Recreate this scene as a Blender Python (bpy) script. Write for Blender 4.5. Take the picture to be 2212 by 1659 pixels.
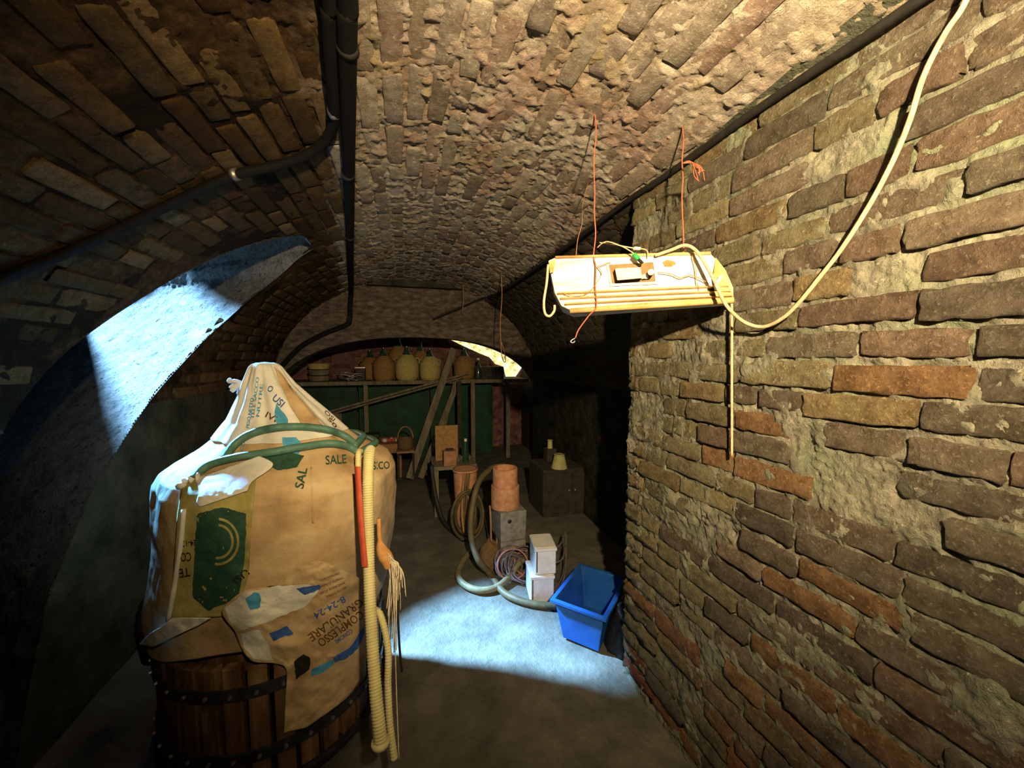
import bpy, bmesh, math, random
import numpy as np
from mathutils import Matrix, Vector
for o in list(bpy.data.objects): bpy.data.objects.remove(o)
SC = bpy.context.scene
COL = SC.collection
rng = random.Random(7)
nrng = np.random.RandomState(11)

# ------------------------------------------------------------------ camera
CAMZ = 1.45; FPX = 820.0; IW, IH = 2212, 1659
YAW = math.radians(16.0); PIT = math.radians(3.9)
cam_d = bpy.data.cameras.new('camera'); cam = bpy.data.objects.new('camera', cam_d); COL.objects.link(cam)
cam_d.sensor_width = 36.0; cam_d.lens = FPX / IW * 36.0; cam_d.clip_start = 0.02
cam.location = (0, 0, CAMZ); cam.rotation_euler = (math.pi/2 - PIT, 0, -YAW)
SC.camera = cam
# ------------------------------------------------------------------ world, sun, lamps, exposure
w = bpy.data.worlds.new('world'); SC.world = w; w.use_nodes = True
bg = w.node_tree.nodes['Background']; bg.inputs[0].default_value = (0.16, 0.42, 1.0, 1); bg.inputs[1].default_value = .12
SUN_D = Vector((1.6, -0.75, -1.7)).normalized()
sl = bpy.data.lights.new('sun', 'SUN'); sl.energy = 66; sl.angle = math.radians(5); sl.color = (0.27, 0.58, 1.0)
sun = bpy.data.objects.new('sun', sl); COL.objects.link(sun); sun.rotation_euler = SUN_D.to_track_quat('-Z', 'Y').to_euler(); sun.location = (-3, 3, 4)
def lamp(name, kind, loc, aim, energy, color, **kw):
    l = bpy.data.lights.new(name, kind); l.energy = energy; l.color = color
    for k, v in kw.items(): setattr(l, k, v)
    o = bpy.data.objects.new(name, l); COL.objects.link(o); o.location = loc
    if aim is not None: o.rotation_euler = (Vector(aim) - Vector(loc)).to_track_quat('-Z', 'Y').to_euler()
    return o
# shaded lamp hanging behind the photographer's right shoulder
lamp('cellar_lamp', 'SPOT', (0.16, -0.32, 1.90), (0.95, 1.62, 1.90), 360, (1.0, 0.755, 0.41), spot_size=math.radians(126), spot_blend=1.0, shadow_soft_size=0.02)
# added light inside the window shaft, standing in for bounce off its jamb
lamp('jamb_bounce_fill', 'AREA', (-1.75, 3.00, 2.30), (-0.70, 1.52, 1.24), 34, (0.10, 0.42, 1.0), shape='RECTANGLE', size=0.2, size_y=0.2, spread=math.radians(22))
# added fill light hidden behind the press, brightening the far bay
lamp('rear_fill', 'POINT', (-0.55, 2.45, 1.20), None, 2.2, (1.0, 0.62, 0.30), shadow_soft_size=0.03)
SC.cycles.diffuse_bounces = 1
SC.view_settings.view_transform = 'Standard'; SC.view_settings.look = 'None'
SC.view_settings.exposure = 0.0; SC.view_settings.gamma = 1.0; SC.view_settings.use_curve_mapping = False

# ------------------------------------------------------------------ projection helpers (survey of the photograph)
FW = np.array([math.sin(YAW)*math.cos(PIT), math.cos(YAW)*math.cos(PIT), -math.sin(PIT)])
RT = np.array([math.cos(YAW), -math.sin(YAW), 0.0]); UPV = np.cross(RT, FW); CP = np.array([0, 0, CAMZ])
def ray(x, y): return FW + RT*(x-IW/2)/FPX - UPV*(y-IH/2)/FPX
def at(x, y, d): return CP + ray(x, y)*d
def onp(x, y, ax, val):
    r = ray(x, y); return CP + r*((val-CP[ax])/r[ax])
def onfloor(x, y): return onp(x, y, 2, 0.0)
# ------------------------------------------------------------------ noise
def _h(ix, iy, iz, s):
    n = (ix*374761393 + iy*668265263 + iz*2147483647 + s*1274126177) & 0xffffffff
    n = ((n ^ (n >> 13))*1274126177) & 0xffffffff
    return ((n ^ (n >> 16)) & 0xffff)/65535.0
def vnoise(p, s=0):
    p = np.asarray(p, float); i = np.floor(p).astype(np.int64); f = p-i; f = f*f*(3-2*f)
    r = 0
    for a in (0, 1):
        for b in (0, 1):
            for c in (0, 1):
                wt = (f[..., 0] if a else 1-f[..., 0])*(f[..., 1] if b else 1-f[..., 1])*(f[..., 2] if c else 1-f[..., 2])
                r = r + wt*_h(i[..., 0]+a, i[..., 1]+b, i[..., 2]+c, s)
    return r*2-1
def fbm(p, o=4, s=0, g=0.5):
    p = np.asarray(p, float); a = 1.0; r = 0; t = 0
    for k in range(o):
        r = r + a*vnoise(p*(2**k), s+k*17); t += a; a *= g
    return r/t
# ------------------------------------------------------------------ mesh helpers
def mesh(name, verts, faces, smooth=True):
    m = bpy.data.meshes.new(name)
    verts = np.asarray(verts, np.float32)
    if isinstance(faces, np.ndarray):
        n, k = faces.shape
        m.vertices.add(len(verts)); m.vertices.foreach_set('co', verts.ravel())
        m.loops.add(n*k); m.loops.foreach_set('vertex_index', faces.astype(np.int32).ravel())
        m.polygons.add(n); m.polygons.foreach_set('loop_start', np.arange(0, n*k, k, dtype=np.int32)); m.polygons.foreach_set('loop_total', np.full(n, k, np.int32))
        m.update(calc_edges=True)
    else:
        m.from_pydata([tuple(v) for v in verts], [], faces)
    if smooth: m.polygons.foreach_set('use_smooth', np.ones(len(m.polygons), bool))
    m.update(); return m
def link(name, m, mat, parent=None):
    o = bpy.data.objects.new(name, m); COL.objects.link(o)
    if mat is not None and len(m.materials) == 0: m.materials.append(mat)
    if parent is not None: o.parent = parent
    return o
def tag(o, label, cat=None, group=None, kind=None):
    o['label'] = label
    if cat: o['category'] = cat
    if group: o['group'] = group
    if kind: o['kind'] = kind
    return o
def empty(name, loc=(0, 0, 0), rz=0.0):
    o = bpy.data.objects.new(name, None); COL.objects.link(o); o.location = loc; o.rotation_euler = (0, 0, rz); o.empty_display_size = .05; return o
def struct(name, m, mat, label, parent=None):
    o = link(name, m, mat, parent); o['kind'] = 'structure'; o['label'] = label; return o
def gridfaces(nu, nv, closed_u=False):
    i, j = np.meshgrid(np.arange(nu if closed_u else nu-1), np.arange(nv-1), indexing='ij')
    i2 = (i+1) % nu
    return np.stack([i*nv+j, i2*nv+j, i2*nv+j+1, i*nv+j+1], -1).reshape(-1, 4)
def MB(): return ([], [])
def add(mb, v, f):
    n = len(mb[0]); mb[0].extend([tuple(map(float, p)) for p in v]); mb[1].extend([tuple(int(i)+n for i in q) for q in f])
def box(mb, c, s, rot=None, jit=0.0):
    c = np.array(c, float); s = np.array(s, float)/2
    v = np.array([[x, y, z] for x in (-1, 1) for y in (-1, 1) for z in (-1, 1)], float)*s
    if jit: v = v + nrng.uniform(-jit, jit, v.shape)
    if rot is not None: v = v @ np.array(rot).T
    add(mb, v+c, [(0, 1, 3, 2), (4, 6, 7, 5), (0, 4, 5, 1), (2, 3, 7, 6), (0, 2, 6, 4), (1, 5, 7, 3)])
def rz3(a): return np.array(Matrix.Rotation(a, 3, 'Z'))
def rot3(ax, a): return np.array(Matrix.Rotation(a, 3, ax))
def spline(pts, n=6, closed=False):
    P = np.asarray(pts, float); m = len(P); out = []
    if m < 3: return np.array([P[0]+(P[-1]-P[0])*t for t in np.linspace(0, 1, n+1)])
    rngm = m if closed else m-1
    for i in range(rngm):
        if closed: a, b, c, d = P[(i-1) % m], P[i], P[(i+1) % m], P[(i+2) % m]
        else: a, b, c, d = P[max(i-1, 0)], P[i], P[i+1], P[min(i+2, m-1)]
        for t in np.arange(n)/n:
            out.append(.5*((2*b)+(c-a)*t+(2*a-5*b+4*c-d)*t*t+(3*b-a-3*c+d)*t**3))
    if not closed: out.append(P[-1])
    return np.array(out)
def tube(mb, pts, r, seg=8, closed=False, cap=True):
    P = np.asarray(pts, float); n = len(P); R = np.full(n, r) if np.isscalar(r) else np.asarray(r, float)
    T = np.roll(P, -1, 0)-np.roll(P, 1, 0) if closed else np.gradient(P, axis=0)
    T /= np.linalg.norm(T, axis=1)[:, None]+1e-9
    up = np.array([0, 0, 1.0]) if abs(T[0][2]) < .9 else np.array([1.0, 0, 0])
    N = np.cross(T[0], up); N /= np.linalg.norm(N); V = []
    a = np.arange(seg)*2*math.pi/seg
    for i in range(n):
        N = N-T[i]*(N@T[i]); N /= np.linalg.norm(N)+1e-9; B = np.cross(T[i], N)
        V.append(P[i]+R[i]*(np.cos(a)[:, None]*N+np.sin(a)[:, None]*B))
    V = np.concatenate(V); F = []
    for i in range(n if closed else n-1):
        i2 = (i+1) % n
        for k in range(seg):
            k2 = (k+1) % seg; F.append((i*seg+k, i*seg+k2, i2*seg+k2, i2*seg+k))
    if cap and not closed: F.append(tuple(range(seg))[::-1]); F.append(tuple((n-1)*seg+k for k in range(seg)))
    add(mb, V, F)
def lathe(mb, prof, c=(0, 0, 0), seg=24, cap=True):
    a = np.arange(seg)*2*math.pi/seg; V = []; F = []
    for r, z in prof: V += [(c[0]+r*math.cos(t), c[1]+r*math.sin(t), c[2]+z) for t in a]
    for i in range(len(prof)-1):
        for k in range(seg):
            k2 = (k+1) % seg; F.append((i*seg+k, i*seg+k2, (i+1)*seg+k2, (i+1)*seg+k))
    if cap:
        if prof[0][0] > 1e-4: F.append(tuple(range(seg))[::-1])
        if prof[-1][0] > 1e-4: F.append(tuple((len(prof)-1)*seg+k for k in range(seg)))
    add(mb, V, F)
def out(name, mb, mat, parent=None, smooth=False, bevel=0.0):
    m = mesh(name, mb[0], mb[1], smooth); o = link(name, m, mat, parent)
    if bevel: b = o.modifiers.new('bevel', 'BEVEL'); b.width = bevel; b.segments = 2; b.limit_method = 'ANGLE'
    return o
def smooth_ang(o, ang=40):
    m = o.data
    m.polygons.foreach_set('use_smooth', np.ones(len(m.polygons), bool))
    bm = bmesh.new(); bm.from_mesh(m)
    for e in bm.edges:
        if len(e.link_faces) == 2 and e.calc_face_angle(0) > math.radians(ang): e.smooth = False
    bm.to_mesh(m); bm.free(); return o
# ------------------------------------------------------------------ materials
def newmat(name):
    m = bpy.data.materials.new(name); m.use_nodes = True; nt = m.node_tree
    return m, nt, nt.nodes['Principled BSDF']
def lnk(nt, a, b): nt.links.new(a, b)
def nz(nt, scale, detail=6, rough=.6, vec=None, dist=0.0):
    n = nt.nodes.new('ShaderNodeTexNoise'); n.inputs['Scale'].default_value = scale; n.inputs['Detail'].default_value = detail
    n.inputs['Roughness'].default_value = rough; n.inputs['Distortion'].default_value = dist
    if vec is not None: lnk(nt, vec, n.inputs['Vector'])
    return n.outputs['Fac']
def ramp(nt, fac, stops, interp='LINEAR'):
    r = nt.nodes.new('ShaderNodeValToRGB'); r.color_ramp.interpolation = interp
    while len(r.color_ramp.elements) < len(stops): r.color_ramp.elements.new(.5)
    for e, (p, c) in zip(r.color_ramp.elements, stops):
        e.position = p; e.color = tuple(c)+(1,) if len(c) == 3 else c
    lnk(nt, fac, r.inputs[0]); return r.outputs[0]
def mix(nt, fac, a, b, mode='MIX'):
    n = nt.nodes.new('ShaderNodeMix'); n.data_type = 'RGBA'; n.blend_type = mode
    for s, v in ((n.inputs[0], fac), (n.inputs[6], a), (n.inputs[7], b)):
        if isinstance(v, bpy.types.NodeSocket): lnk(nt, v, s)
        elif isinstance(v, (int, float)): s.default_value = v
        else: s.default_value = tuple(v)+(1,)
    return n.outputs[2]
def mth(nt, op, a, b=None, clamp=False):
    n = nt.nodes.new('ShaderNodeMath'); n.operation = op; n.use_clamp = clamp
    for s, v in ((n.inputs[0], a), (n.inputs[1], b)):
        if v is None: continue
        if isinstance(v, bpy.types.NodeSocket): lnk(nt, v, s)
        else: s.default_value = v
    return n.outputs[0]
def bump(nt, bs, height, dist=.01, strength=1.0):
    n = nt.nodes.new('ShaderNodeBump'); n.inputs['Distance'].default_value = dist; n.inputs['Strength'].default_value = strength
    lnk(nt, height, n.inputs['Height']); lnk(nt, n.outputs[0], bs.inputs['Normal'])
def wpos(nt): return nt.nodes.new('ShaderNodeNewGeometry').outputs['Position']
def mapped(nt, vec, scale):
    n = nt.nodes.new('ShaderNodeMapping'); n.inputs['Scale'].default_value = scale; lnk(nt, vec, n.inputs['Vector']); return n.outputs[0]
def smat(name, c1, c2, scale=30, rough=.8, bd=.002, bscale=None, metal=0.0, c3=None, spec=.3, stretch=None):
    m, nt, bs = newmat(name); p = wpos(nt)
    if stretch: p = mapped(nt, p, stretch)
    f = nz(nt, scale, vec=p)
    st = [(.32, c1), (.68, c2)] if c3 is None else [(.3, c1), (.5, c2), (.72, c3)]
    lnk(nt, ramp(nt, f, st), bs.inputs['Base Color'])
    bs.inputs['Roughness'].default_value = rough; bs.inputs['Metallic'].default_value = metal; bs.inputs['Specular IOR Level'].default_value = spec
    if bd: bump(nt, bs, nz(nt, bscale or scale*2.2, vec=p), bd)
    return m
# bricks take their own colour from the object
def brick_mat(name, bd=.012):
    m, nt, bs = newmat(name); p = wpos(nt)
    oi = nt.nodes.new('ShaderNodeObjectInfo')
    f = nz(nt, 26, 9, .7, p); g = nz(nt, 125, 8, .72, p); k = nz(nt, 9, 5, .6, p)
    c = mix(nt, ramp(nt, f, [(.38, (0, 0, 0)), (.64, (1, 1, 1))]), mix(nt, 1.0, oi.outputs['Color'], (.50, .47, .43), 'MULTIPLY'), oi.outputs['Color'])
    c = mix(nt, ramp(nt, k, [(.56, (0, 0, 0)), (.68, (.6, .6, .6))]), c, mix(nt, 1.0, oi.outputs['Color'], (.85, 1.0, .95), 'MULTIPLY'))
    c = mix(nt, ramp(nt, g, [(.55, (0, 0, 0)), (.68, (.8, .8, .8))]), c, mix(nt, 1.0, oi.outputs['Color'], (1.9, 2.0, 1.95), 'MULTIPLY'))
    lnk(nt, c, bs.inputs['Base Color']); bs.inputs['Roughness'].default_value = .95; bs.inputs['Specular IOR Level'].default_value = .15
    h = mth(nt, 'ADD', mth(nt, 'MULTIPLY', f, 1.0), mth(nt, 'MULTIPLY', g, .6))
    bump(nt, bs, h, bd); return m
M = {}
M['brick'] = brick_mat('brick_clay', .022)
M['vbrick'] = brick_mat('vault_brick_clay', .006)
def mortar_mat():
    m, nt, bs = newmat('wall_mortar'); p = wpos(nt)
    f = nz(nt, 14, 8, .7, p); g = nz(nt, 120, 5, .7, p); k = nz(nt, 4, 4, .5, p)
    c = ramp(nt, f, [(.3, (.09, .085, .07)), (.5, (.19, .18, .14)), (.72, (.36, .33, .26))])
    c = mix(nt, ramp(nt, k, [(.5, (0, 0, 0)), (.65, (.75, .75, .75))]), c, (.17, .20, .13))
    c = mix(nt, ramp(nt, g, [(.6, (0, 0, 0)), (.7, (.7, .7, .7))]), c, (.62, .54, .40))
    lnk(nt, c, bs.inputs['Base Color']); bs.inputs['Roughness'].default_value = .97; bs.inputs['Specular IOR Level'].default_value = .1
    bump(nt, bs, mth(nt, 'ADD', f, mth(nt, 'MULTIPLY', g, .5)), .014); return m
M['mortar'] = mortar_mat()
def vault_mat():
    m, nt, bs = newmat('vault_crust'); p = wpos(nt)
    sx = nt.nodes.new('ShaderNodeSeparateXYZ'); lnk(nt, p, sx.inputs[0])
    q = mapped(nt, p, (1, .45, 1))
    f = nz(nt, 26, 8, .72, p); g = nz(nt, 95, 6, .72, q); k = nz(nt, 2.6, 5, .6, p); k2 = nz(nt, 3.4, 5, .6, mapped(nt, p, (1.3, .9, 1.7)))
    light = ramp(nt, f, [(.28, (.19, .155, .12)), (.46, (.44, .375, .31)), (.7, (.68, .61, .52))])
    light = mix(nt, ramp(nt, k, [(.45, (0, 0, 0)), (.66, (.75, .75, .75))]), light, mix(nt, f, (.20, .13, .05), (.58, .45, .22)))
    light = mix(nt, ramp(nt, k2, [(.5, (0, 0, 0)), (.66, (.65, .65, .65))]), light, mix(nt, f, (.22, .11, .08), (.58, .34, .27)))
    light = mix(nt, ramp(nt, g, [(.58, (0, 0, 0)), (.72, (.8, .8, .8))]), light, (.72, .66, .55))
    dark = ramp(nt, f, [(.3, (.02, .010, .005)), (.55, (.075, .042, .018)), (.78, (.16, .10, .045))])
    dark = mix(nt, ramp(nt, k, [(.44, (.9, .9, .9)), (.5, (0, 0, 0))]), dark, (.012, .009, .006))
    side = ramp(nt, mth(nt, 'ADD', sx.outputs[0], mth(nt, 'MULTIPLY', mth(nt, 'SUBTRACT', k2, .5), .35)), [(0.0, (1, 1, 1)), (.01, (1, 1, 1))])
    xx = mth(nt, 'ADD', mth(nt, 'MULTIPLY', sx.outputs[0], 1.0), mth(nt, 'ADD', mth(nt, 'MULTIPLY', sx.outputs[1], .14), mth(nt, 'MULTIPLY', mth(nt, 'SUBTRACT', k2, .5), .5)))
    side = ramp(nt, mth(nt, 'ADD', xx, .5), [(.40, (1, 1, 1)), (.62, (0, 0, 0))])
    painted_shade = ramp(nt, mth(nt, 'ADD', sx.outputs[0], mth(nt, 'MULTIPLY', mth(nt, 'SUBTRACT', k2, .5), .12)), [(.92, (0, 0, 0)), (.99, (1, 1, 1))])  # darkens the vault colour past the partition to stand for shade
    base = mix(nt, side, light, dark); base = mix(nt, painted_shade, base, mix(nt, 1.0, base, (.16, .17, .13), 'MULTIPLY'))
    lnk(nt, base, bs.inputs['Base Color']); bs.inputs['Roughness'].default_value = .97; bs.inputs['Specular IOR Level'].default_value = .1
    bump(nt, bs, mth(nt, 'ADD', f, mth(nt, 'MULTIPLY', g, .6)), .016); return m
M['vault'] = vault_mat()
def plaster_mat():
    m, nt, bs = newmat('grey_shaft_plaster'); p = wpos(nt)
    f = nz(nt, 8, 8, .65, p); g = nz(nt, 55, 6, .7, p); k = nz(nt, 20, 4, .6, p, .6)
    c = ramp(nt, f, [(.3, (.15, .15, .143)), (.5, (.29, .29, .275)), (.72, (.40, .40, .38))])
    c = mix(nt, ramp(nt, g, [(.36, (.85, .85, .85)), (.46, (0, 0, 0))]), c, (.035, .035, .035))
    c = mix(nt, ramp(nt, k, [(.30, (.9, .9, .9)), (.36, (0, 0, 0))]), c, (.03, .03, .03))
    lnk(nt, c, bs.inputs['Base Color']); bs.inputs['Roughness'].default_value = .97; bs.inputs['Specular IOR Level'].default_value = .1
    bump(nt, bs, mth(nt, 'ADD', f, mth(nt, 'ADD', g, mth(nt, 'MULTIPLY', k, .8))), .02); return m
M['plaster'] = plaster_mat()
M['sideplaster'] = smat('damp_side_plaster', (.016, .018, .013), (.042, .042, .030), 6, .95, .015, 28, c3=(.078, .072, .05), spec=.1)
M['painted_shade'] = smat('side_wall_painted_shade', (.006, .007, .005), (.02, .021, .015), 8, .95, .015, 30, c3=(.04, .04, .03), spec=.1)  # near-black colour puts the shade into the far right wall
M['endwall'] = smat('rough_end_wall', (.06, .045, .038), (.14, .108, .09), 12, .96, .03, 30, c3=(.26, .21, .175), spec=.1, stretch=(1, 1, 2.2))
M['shade_strip'] = smat('grey_green_shade_strip', (.045, .05, .035), (.10, .10, .07), 18, .95, .01, 50)
M['backbrick'] = smat('sooty_pink_brick', (.07, .03, .028), (.20, .09, .085), 14, .95, .01, 40, c3=(.30, .16, .15))
def floor_mat():
    m, nt, bs = newmat('damp_concrete_floor'); p = wpos(nt)
    f = nz(nt, 5, 8, .65, p); g = nz(nt, 40, 6, .65, p); k = nz(nt, 16, 3, .5, p)
    c = ramp(nt, f, [(.3, (.06, .058, .046)), (.5, (.105, .10, .08)), (.72, (.165, .157, .13))])
    c = mix(nt, ramp(nt, k, [(.63, (0, 0, 0)), (.67, (.7, .7, .7))]), c, (.10, .10, .085))
    lnk(nt, c, bs.inputs['Base Color']); bs.inputs['Roughness'].default_value = .85; bs.inputs['Specular IOR Level'].default_value = .25
    bump(nt, bs, mth(nt, 'ADD', f, mth(nt, 'MULTIPLY', g, .4)), .012); return m
M['floor'] = floor_mat()
M['black'] = smat('black_plastic_conduit', (.005, .005, .005), (.010, .009, .008), 30, .8, .0005, spec=.12)
M['blackcable'] = smat('black_cable_sheath', (.008, .007, .006), (.02, .018, .015), 40, .7, .001)
M['galv'] = smat('worn_metal', (.25, .24, .22), (.45, .43, .40), 40, .45, .0008, metal=.8)
M['dullsteel'] = smat('dull_press_steel', (.02, .022, .028), (.07, .075, .085), 25, .5, .001, metal=.6)
M['cream'] = smat('cream_enamel', (.66, .52, .33), (.88, .82, .68), 7, .5, .0005, c3=(.92, .89, .80), stretch=(1, 1, 6))
M['creamrim'] = smat('stained_enamel_rim', (.42, .22, .06), (.70, .48, .22), 14, .5, .0005)
M['ballast'] = smat('grey_ballast_paint', (.38, .37, .35), (.55, .54, .52), 60, .6, .0003)
M['gearbay'] = smat('brown_gear_recess', (.16, .09, .03), (.26, .16, .07), 30, .7, .0005)
M['white'] = smat('white_plastic', (.72, .70, .66), (.85, .84, .80), 20, .5, 0)
M['burn'] = smat('scorch_mark', (.20, .09, .02), (.42, .24, .08), 90, .8, 0)
M['greenplug'] = smat('green_plastic', (.02, .30, .06), (.04, .42, .10), 20, .5, 0)
M['redstring'] = smat('red_twine', (.42, .07, .035), (.66, .16, .09), 200, .9, .0005)
M['brownwire'] = smat('brown_thin_wire', (.30, .13, .05), (.46, .24, .11), 120, .7, 0)
M['beigecable'] = smat('dusty_beige_cable', (.40, .30, .17), (.60, .48, .31), 80, .75, .0005)
M['kraft'] = smat('kraft_paper', (.28, .18, .085), (.46, .325, .17), 7, .85, .004, 26, c3=(.58, .45, .27))
M['whitepaper'] = smat('white_print_paper', (.52, .52, .46), (.74, .73, .66), 9, .8, .004, 30)
M['yellowpaper'] = smat('ochre_olive_sack', (.16, .14, .04), (.36, .31, .10), 6, .8, .004, 24, c3=(.50, .43, .16))
M['inkgreen'] = smat('dark_green_ink', (.012, .05, .03), (.03, .09, .055), 50, .8, 0)
M['inkblue'] = smat('blue_ink', (.02, .07, .30), (.05, .14, .42), 40, .8, 0)
M['inkcyan'] = smat('cyan_ink', (.04, .22, .42), (.08, .34, .55), 30, .8, 0)
M['inkbrown'] = smat('brown_ink', (.07, .035, .01), (.13, .07, .025), 50, .8, 0)
M['inkblack'] = smat('black_ink', (.008, .008, .006), (.02, .02, .015), 50, .8, 0)
M['hosegreen'] = smat('green_garden_hose', (.05, .13, .10), (.10, .22, .17), 20, .5, .0005)
M['hoserib'] = smat('yellow_ribbed_hose', (.52, .46, .20), (.72, .66, .36), 12, .5, 0)
M['redstrap'] = smat('red_strap', (.42, .06, .03), (.55, .11, .05), 30, .7, 0)
M['raffia'] = smat('pale_raffia', (.60, .50, .34), (.82, .74, .58), 60, .85, 0)
M['binding'] = smat('orange_binding', (.46, .22, .07), (.62, .34, .13), 40, .85, .001, 200)
M['slat'] = smat('old_press_wood', (.05, .022, .010), (.13, .068, .028), 20, .6, .003, 70, c3=(.30, .19, .085), stretch=(1, 1, .25))
M['wood'] = smat('grey_old_wood', (.09, .075, .055), (.22, .18, .13), 18, .85, .002, 60, stretch=(1, .3, .3))
M['woodwarm'] = smat('reddish_wood', (.22, .11, .055), (.40, .21, .11), 16, .8, .002, 60)
M['board'] = smat('brown_fibreboard', (.20, .11, .04), (.33, .19, .075), 40, .85, .0005)
M['greenboard'] = smat('green_painted_board', (.004, .030, .016), (.012, .065, .034), 7, .7, .001)
M['wicker'] = smat('wicker', (.15, .08, .025), (.34, .20, .07), 60, .85, .003, 120)
M['wickeryellow'] = smat('pale_wicker', (.30, .24, .08), (.50, .42, .16), 60, .85, .003, 120)
M['glassdark'] = smat('dark_green_glass', (.01, .03, .02), (.03, .07, .05), 20, .12, 0, spec=.6)
M['bottlecap'] = smat('pale_cork', (.5, .5, .46), (.7, .7, .66), 30, .6, 0)
M['terracotta'] = smat('terracotta', (.34, .15, .07), (.54, .28, .16), 25, .85, .001)
M['block'] = smat('grey_concrete_block', (.13, .125, .115), (.26, .25, .235), 30, .92, .004, 90)
M['whitebox'] = smat('white_sheet_metal', (.55, .58, .60), (.70, .72, .74), 25, .5, .0005)
M['darkgrey'] = smat('dark_grey_plastic', (.012, .012, .013), (.03, .03, .032), 30, .6, .0005)
M['bluetub'] = smat('blue_plastic', (.008, .06, .26), (.016, .105, .38), 9, .45, .0008)
M['hosebrown'] = smat('olive_brown_hose', (.06, .045, .02), (.12, .09, .04), 15, .55, .0005)
M['hosepale'] = smat('pale_clear_hose', (.13, .115, .06), (.24, .21, .12), 20, .45, .0005)
M['cablecoil'] = smat('violet_grey_cable', (.07, .055, .06), (.16, .12, .13), 30, .6, 0)
M['cablered'] = smat('faded_red_cable', (.30, .13, .12), (.45, .22, .20), 30, .6, 0)
M['bag'] = smat('black_refuse_bag', (.006, .006, .006), (.014, .014, .014), 12, .4, .01, 30)
M['earthsack'] = smat('brown_jute', (.10, .06, .03), (.19, .12, .06), 60, .95, .002, 150)
M['darkwood'] = smat('dark_wood', (.02, .016, .012), (.05, .042, .03), 15, .8, .001)
M['yellowshade'] = smat('faded_yellow_plastic', (.30, .30, .12), (.44, .43, .20), 15, .7, 0)
m, nt, bs = newmat('glowing_vault_panel'); p = wpos(nt); f = nz(nt, 9, 6, .6, p)
c = ramp(nt, f, [(.34, (.22, .17, .03)), (.46, (.70, .62, .22)), (.62, (1.0, .97, .68))])
bs.inputs['Base Color'].default_value = (.1, .1, .08, 1); lnk(nt, c, bs.inputs['Emission Color']); bs.inputs['Emission Strength'].default_value = 1.5; M['pane'] = m  # glow of the added panel standing in for the daylit vault, not a pane

# ================================================================== STRUCTURE
# ---- vault: half ellipse over plumb sides
VX0, VA, VB, VZ0 = .15, 1.45, 1.12, 1.21
YB0, YEND = -1.3, 4.6
def vsec(phi): return VX0+VA*np.cos(phi), VZ0+VB*np.sin(phi)
_ph = np.linspace(0, math.pi, 2000); _x, _z = vsec(_ph)
_s = np.concatenate([[0], np.cumsum(np.hypot(np.diff(_x), np.diff(_z)))])   # arc length from the right springing
SLEN = _s[-1]
def vpt(s):
    ph = np.interp(s, _s, _ph); x, z = vsec(ph)
    nx, nzv = -np.cos(ph)/VA, -np.sin(ph)/VB; l = np.hypot(nx, nzv)
    return x, z, nx/l, nzv/l
# window bay in the left side: near and far arrises surveyed on the vault, given as (y at height)
EZ = np.array([0.0, .54, .88, 1.17, 1.43, 1.74, 2.00, 2.12, 2.19])
ENEAR = np.array([1.45, 1.50, 1.56, 1.66, 1.86, 2.17, 2.37, 2.46, 2.62])
EFAR = np.array([1.60, 1.79, 2.04, 2.39, 2.77, 3.08, 3.14, 3.02, 2.80])
def inbay(z, y, m=0.0): return (y > np.interp(z, EZ, ENEAR)+m) & (y < np.interp(z, EZ, EFAR)-m) & (z < 2.185)
def vault_mesh():
    nu, nv = 560, 620
    # left plumb wall included: s beyond SLEN runs down the wall to the floor
    s = np.linspace(-VZ0-.03, SLEN+VZ0+.03, nu)
    u = np.linspace(0, 1, nv); y = .15+(YEND-.15)*(.55*u+.45*u*u); y = np.concatenate([[YB0, -.6, -.2], y]); nv = len(y)
    S, Y = np.meshgrid(s, y, indexing='ij')
    sc = np.clip(S, 0, SLEN); x, z, nx, nzv = vpt(sc)
    z = np.where(S > SLEN, VZ0-(S-SLEN), z); z = np.where(S < 0, VZ0+S, z)
    P = np.stack([x, Y, z], -1)
    wl = 1/(1+np.exp(-((-.15-x)-.0)/.06)); wl = np.clip(wl, 0, 1)
    n1 = fbm(np.stack([S*34, Y*20, S*0], -1), 4, 3, .6); n2 = fbm(np.stack([S*70, Y*34, S*0+9], -1), 3, 9, .6); n3 = fbm(np.stack([S*4, Y*3, S*0+4], -1), 3, 5)
    dr = .0015+.010*n1+.009*n2+.004*n3                     # lumpy crust to the right
    dl = -.006+.010*n1+.005*n2+.004*n3                                     # raked joints to the left
    # blend against the same survey line the colours use
    xb = x+.14*Y; kb = 1/(1+np.exp(-(xb-.02)/.05)); d = dl*(1-kb)+dr*kb
    d = np.where((S > SLEN) | (S < 0), .006*n1+.012*n3, d)
    P[..., 0] += nx*d; P[..., 2] += np.where((S > SLEN) | (S < 0), 0, nzv*d)
    V = P.reshape(-1, 3); F = gridfaces(nu, nv)
    fx = x.reshape(-1)[F].mean(1); fz = z.reshape(-1)[F].mean(1); fy = Y.reshape(-1)[F].mean(1)
    F = F[~((fx < .0) & inbay(fz, fy))]
    # the lower left wall is its own structure
    low = (S.reshape(-1)[F].mean(1) > SLEN); rlow = (S.reshape(-1)[F].mean(1) < 0)
    return V, F[~low & ~rlow], F[low], F[rlow]
def used(V, F):
    idx = np.unique(F); mp = np.zeros(len(V), np.int64); mp[idx] = np.arange(len(idx)); return V[idx], mp[F]
V, Fv, Fl, Fr = vault_mesh()
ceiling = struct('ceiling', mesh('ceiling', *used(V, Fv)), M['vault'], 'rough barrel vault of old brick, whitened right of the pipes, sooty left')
wall_left = struct('wall_left', mesh('wall_left', *used(V, Fl)), M['sideplaster'], 'dark damp plastered side wall below the vault on the left')
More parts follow.
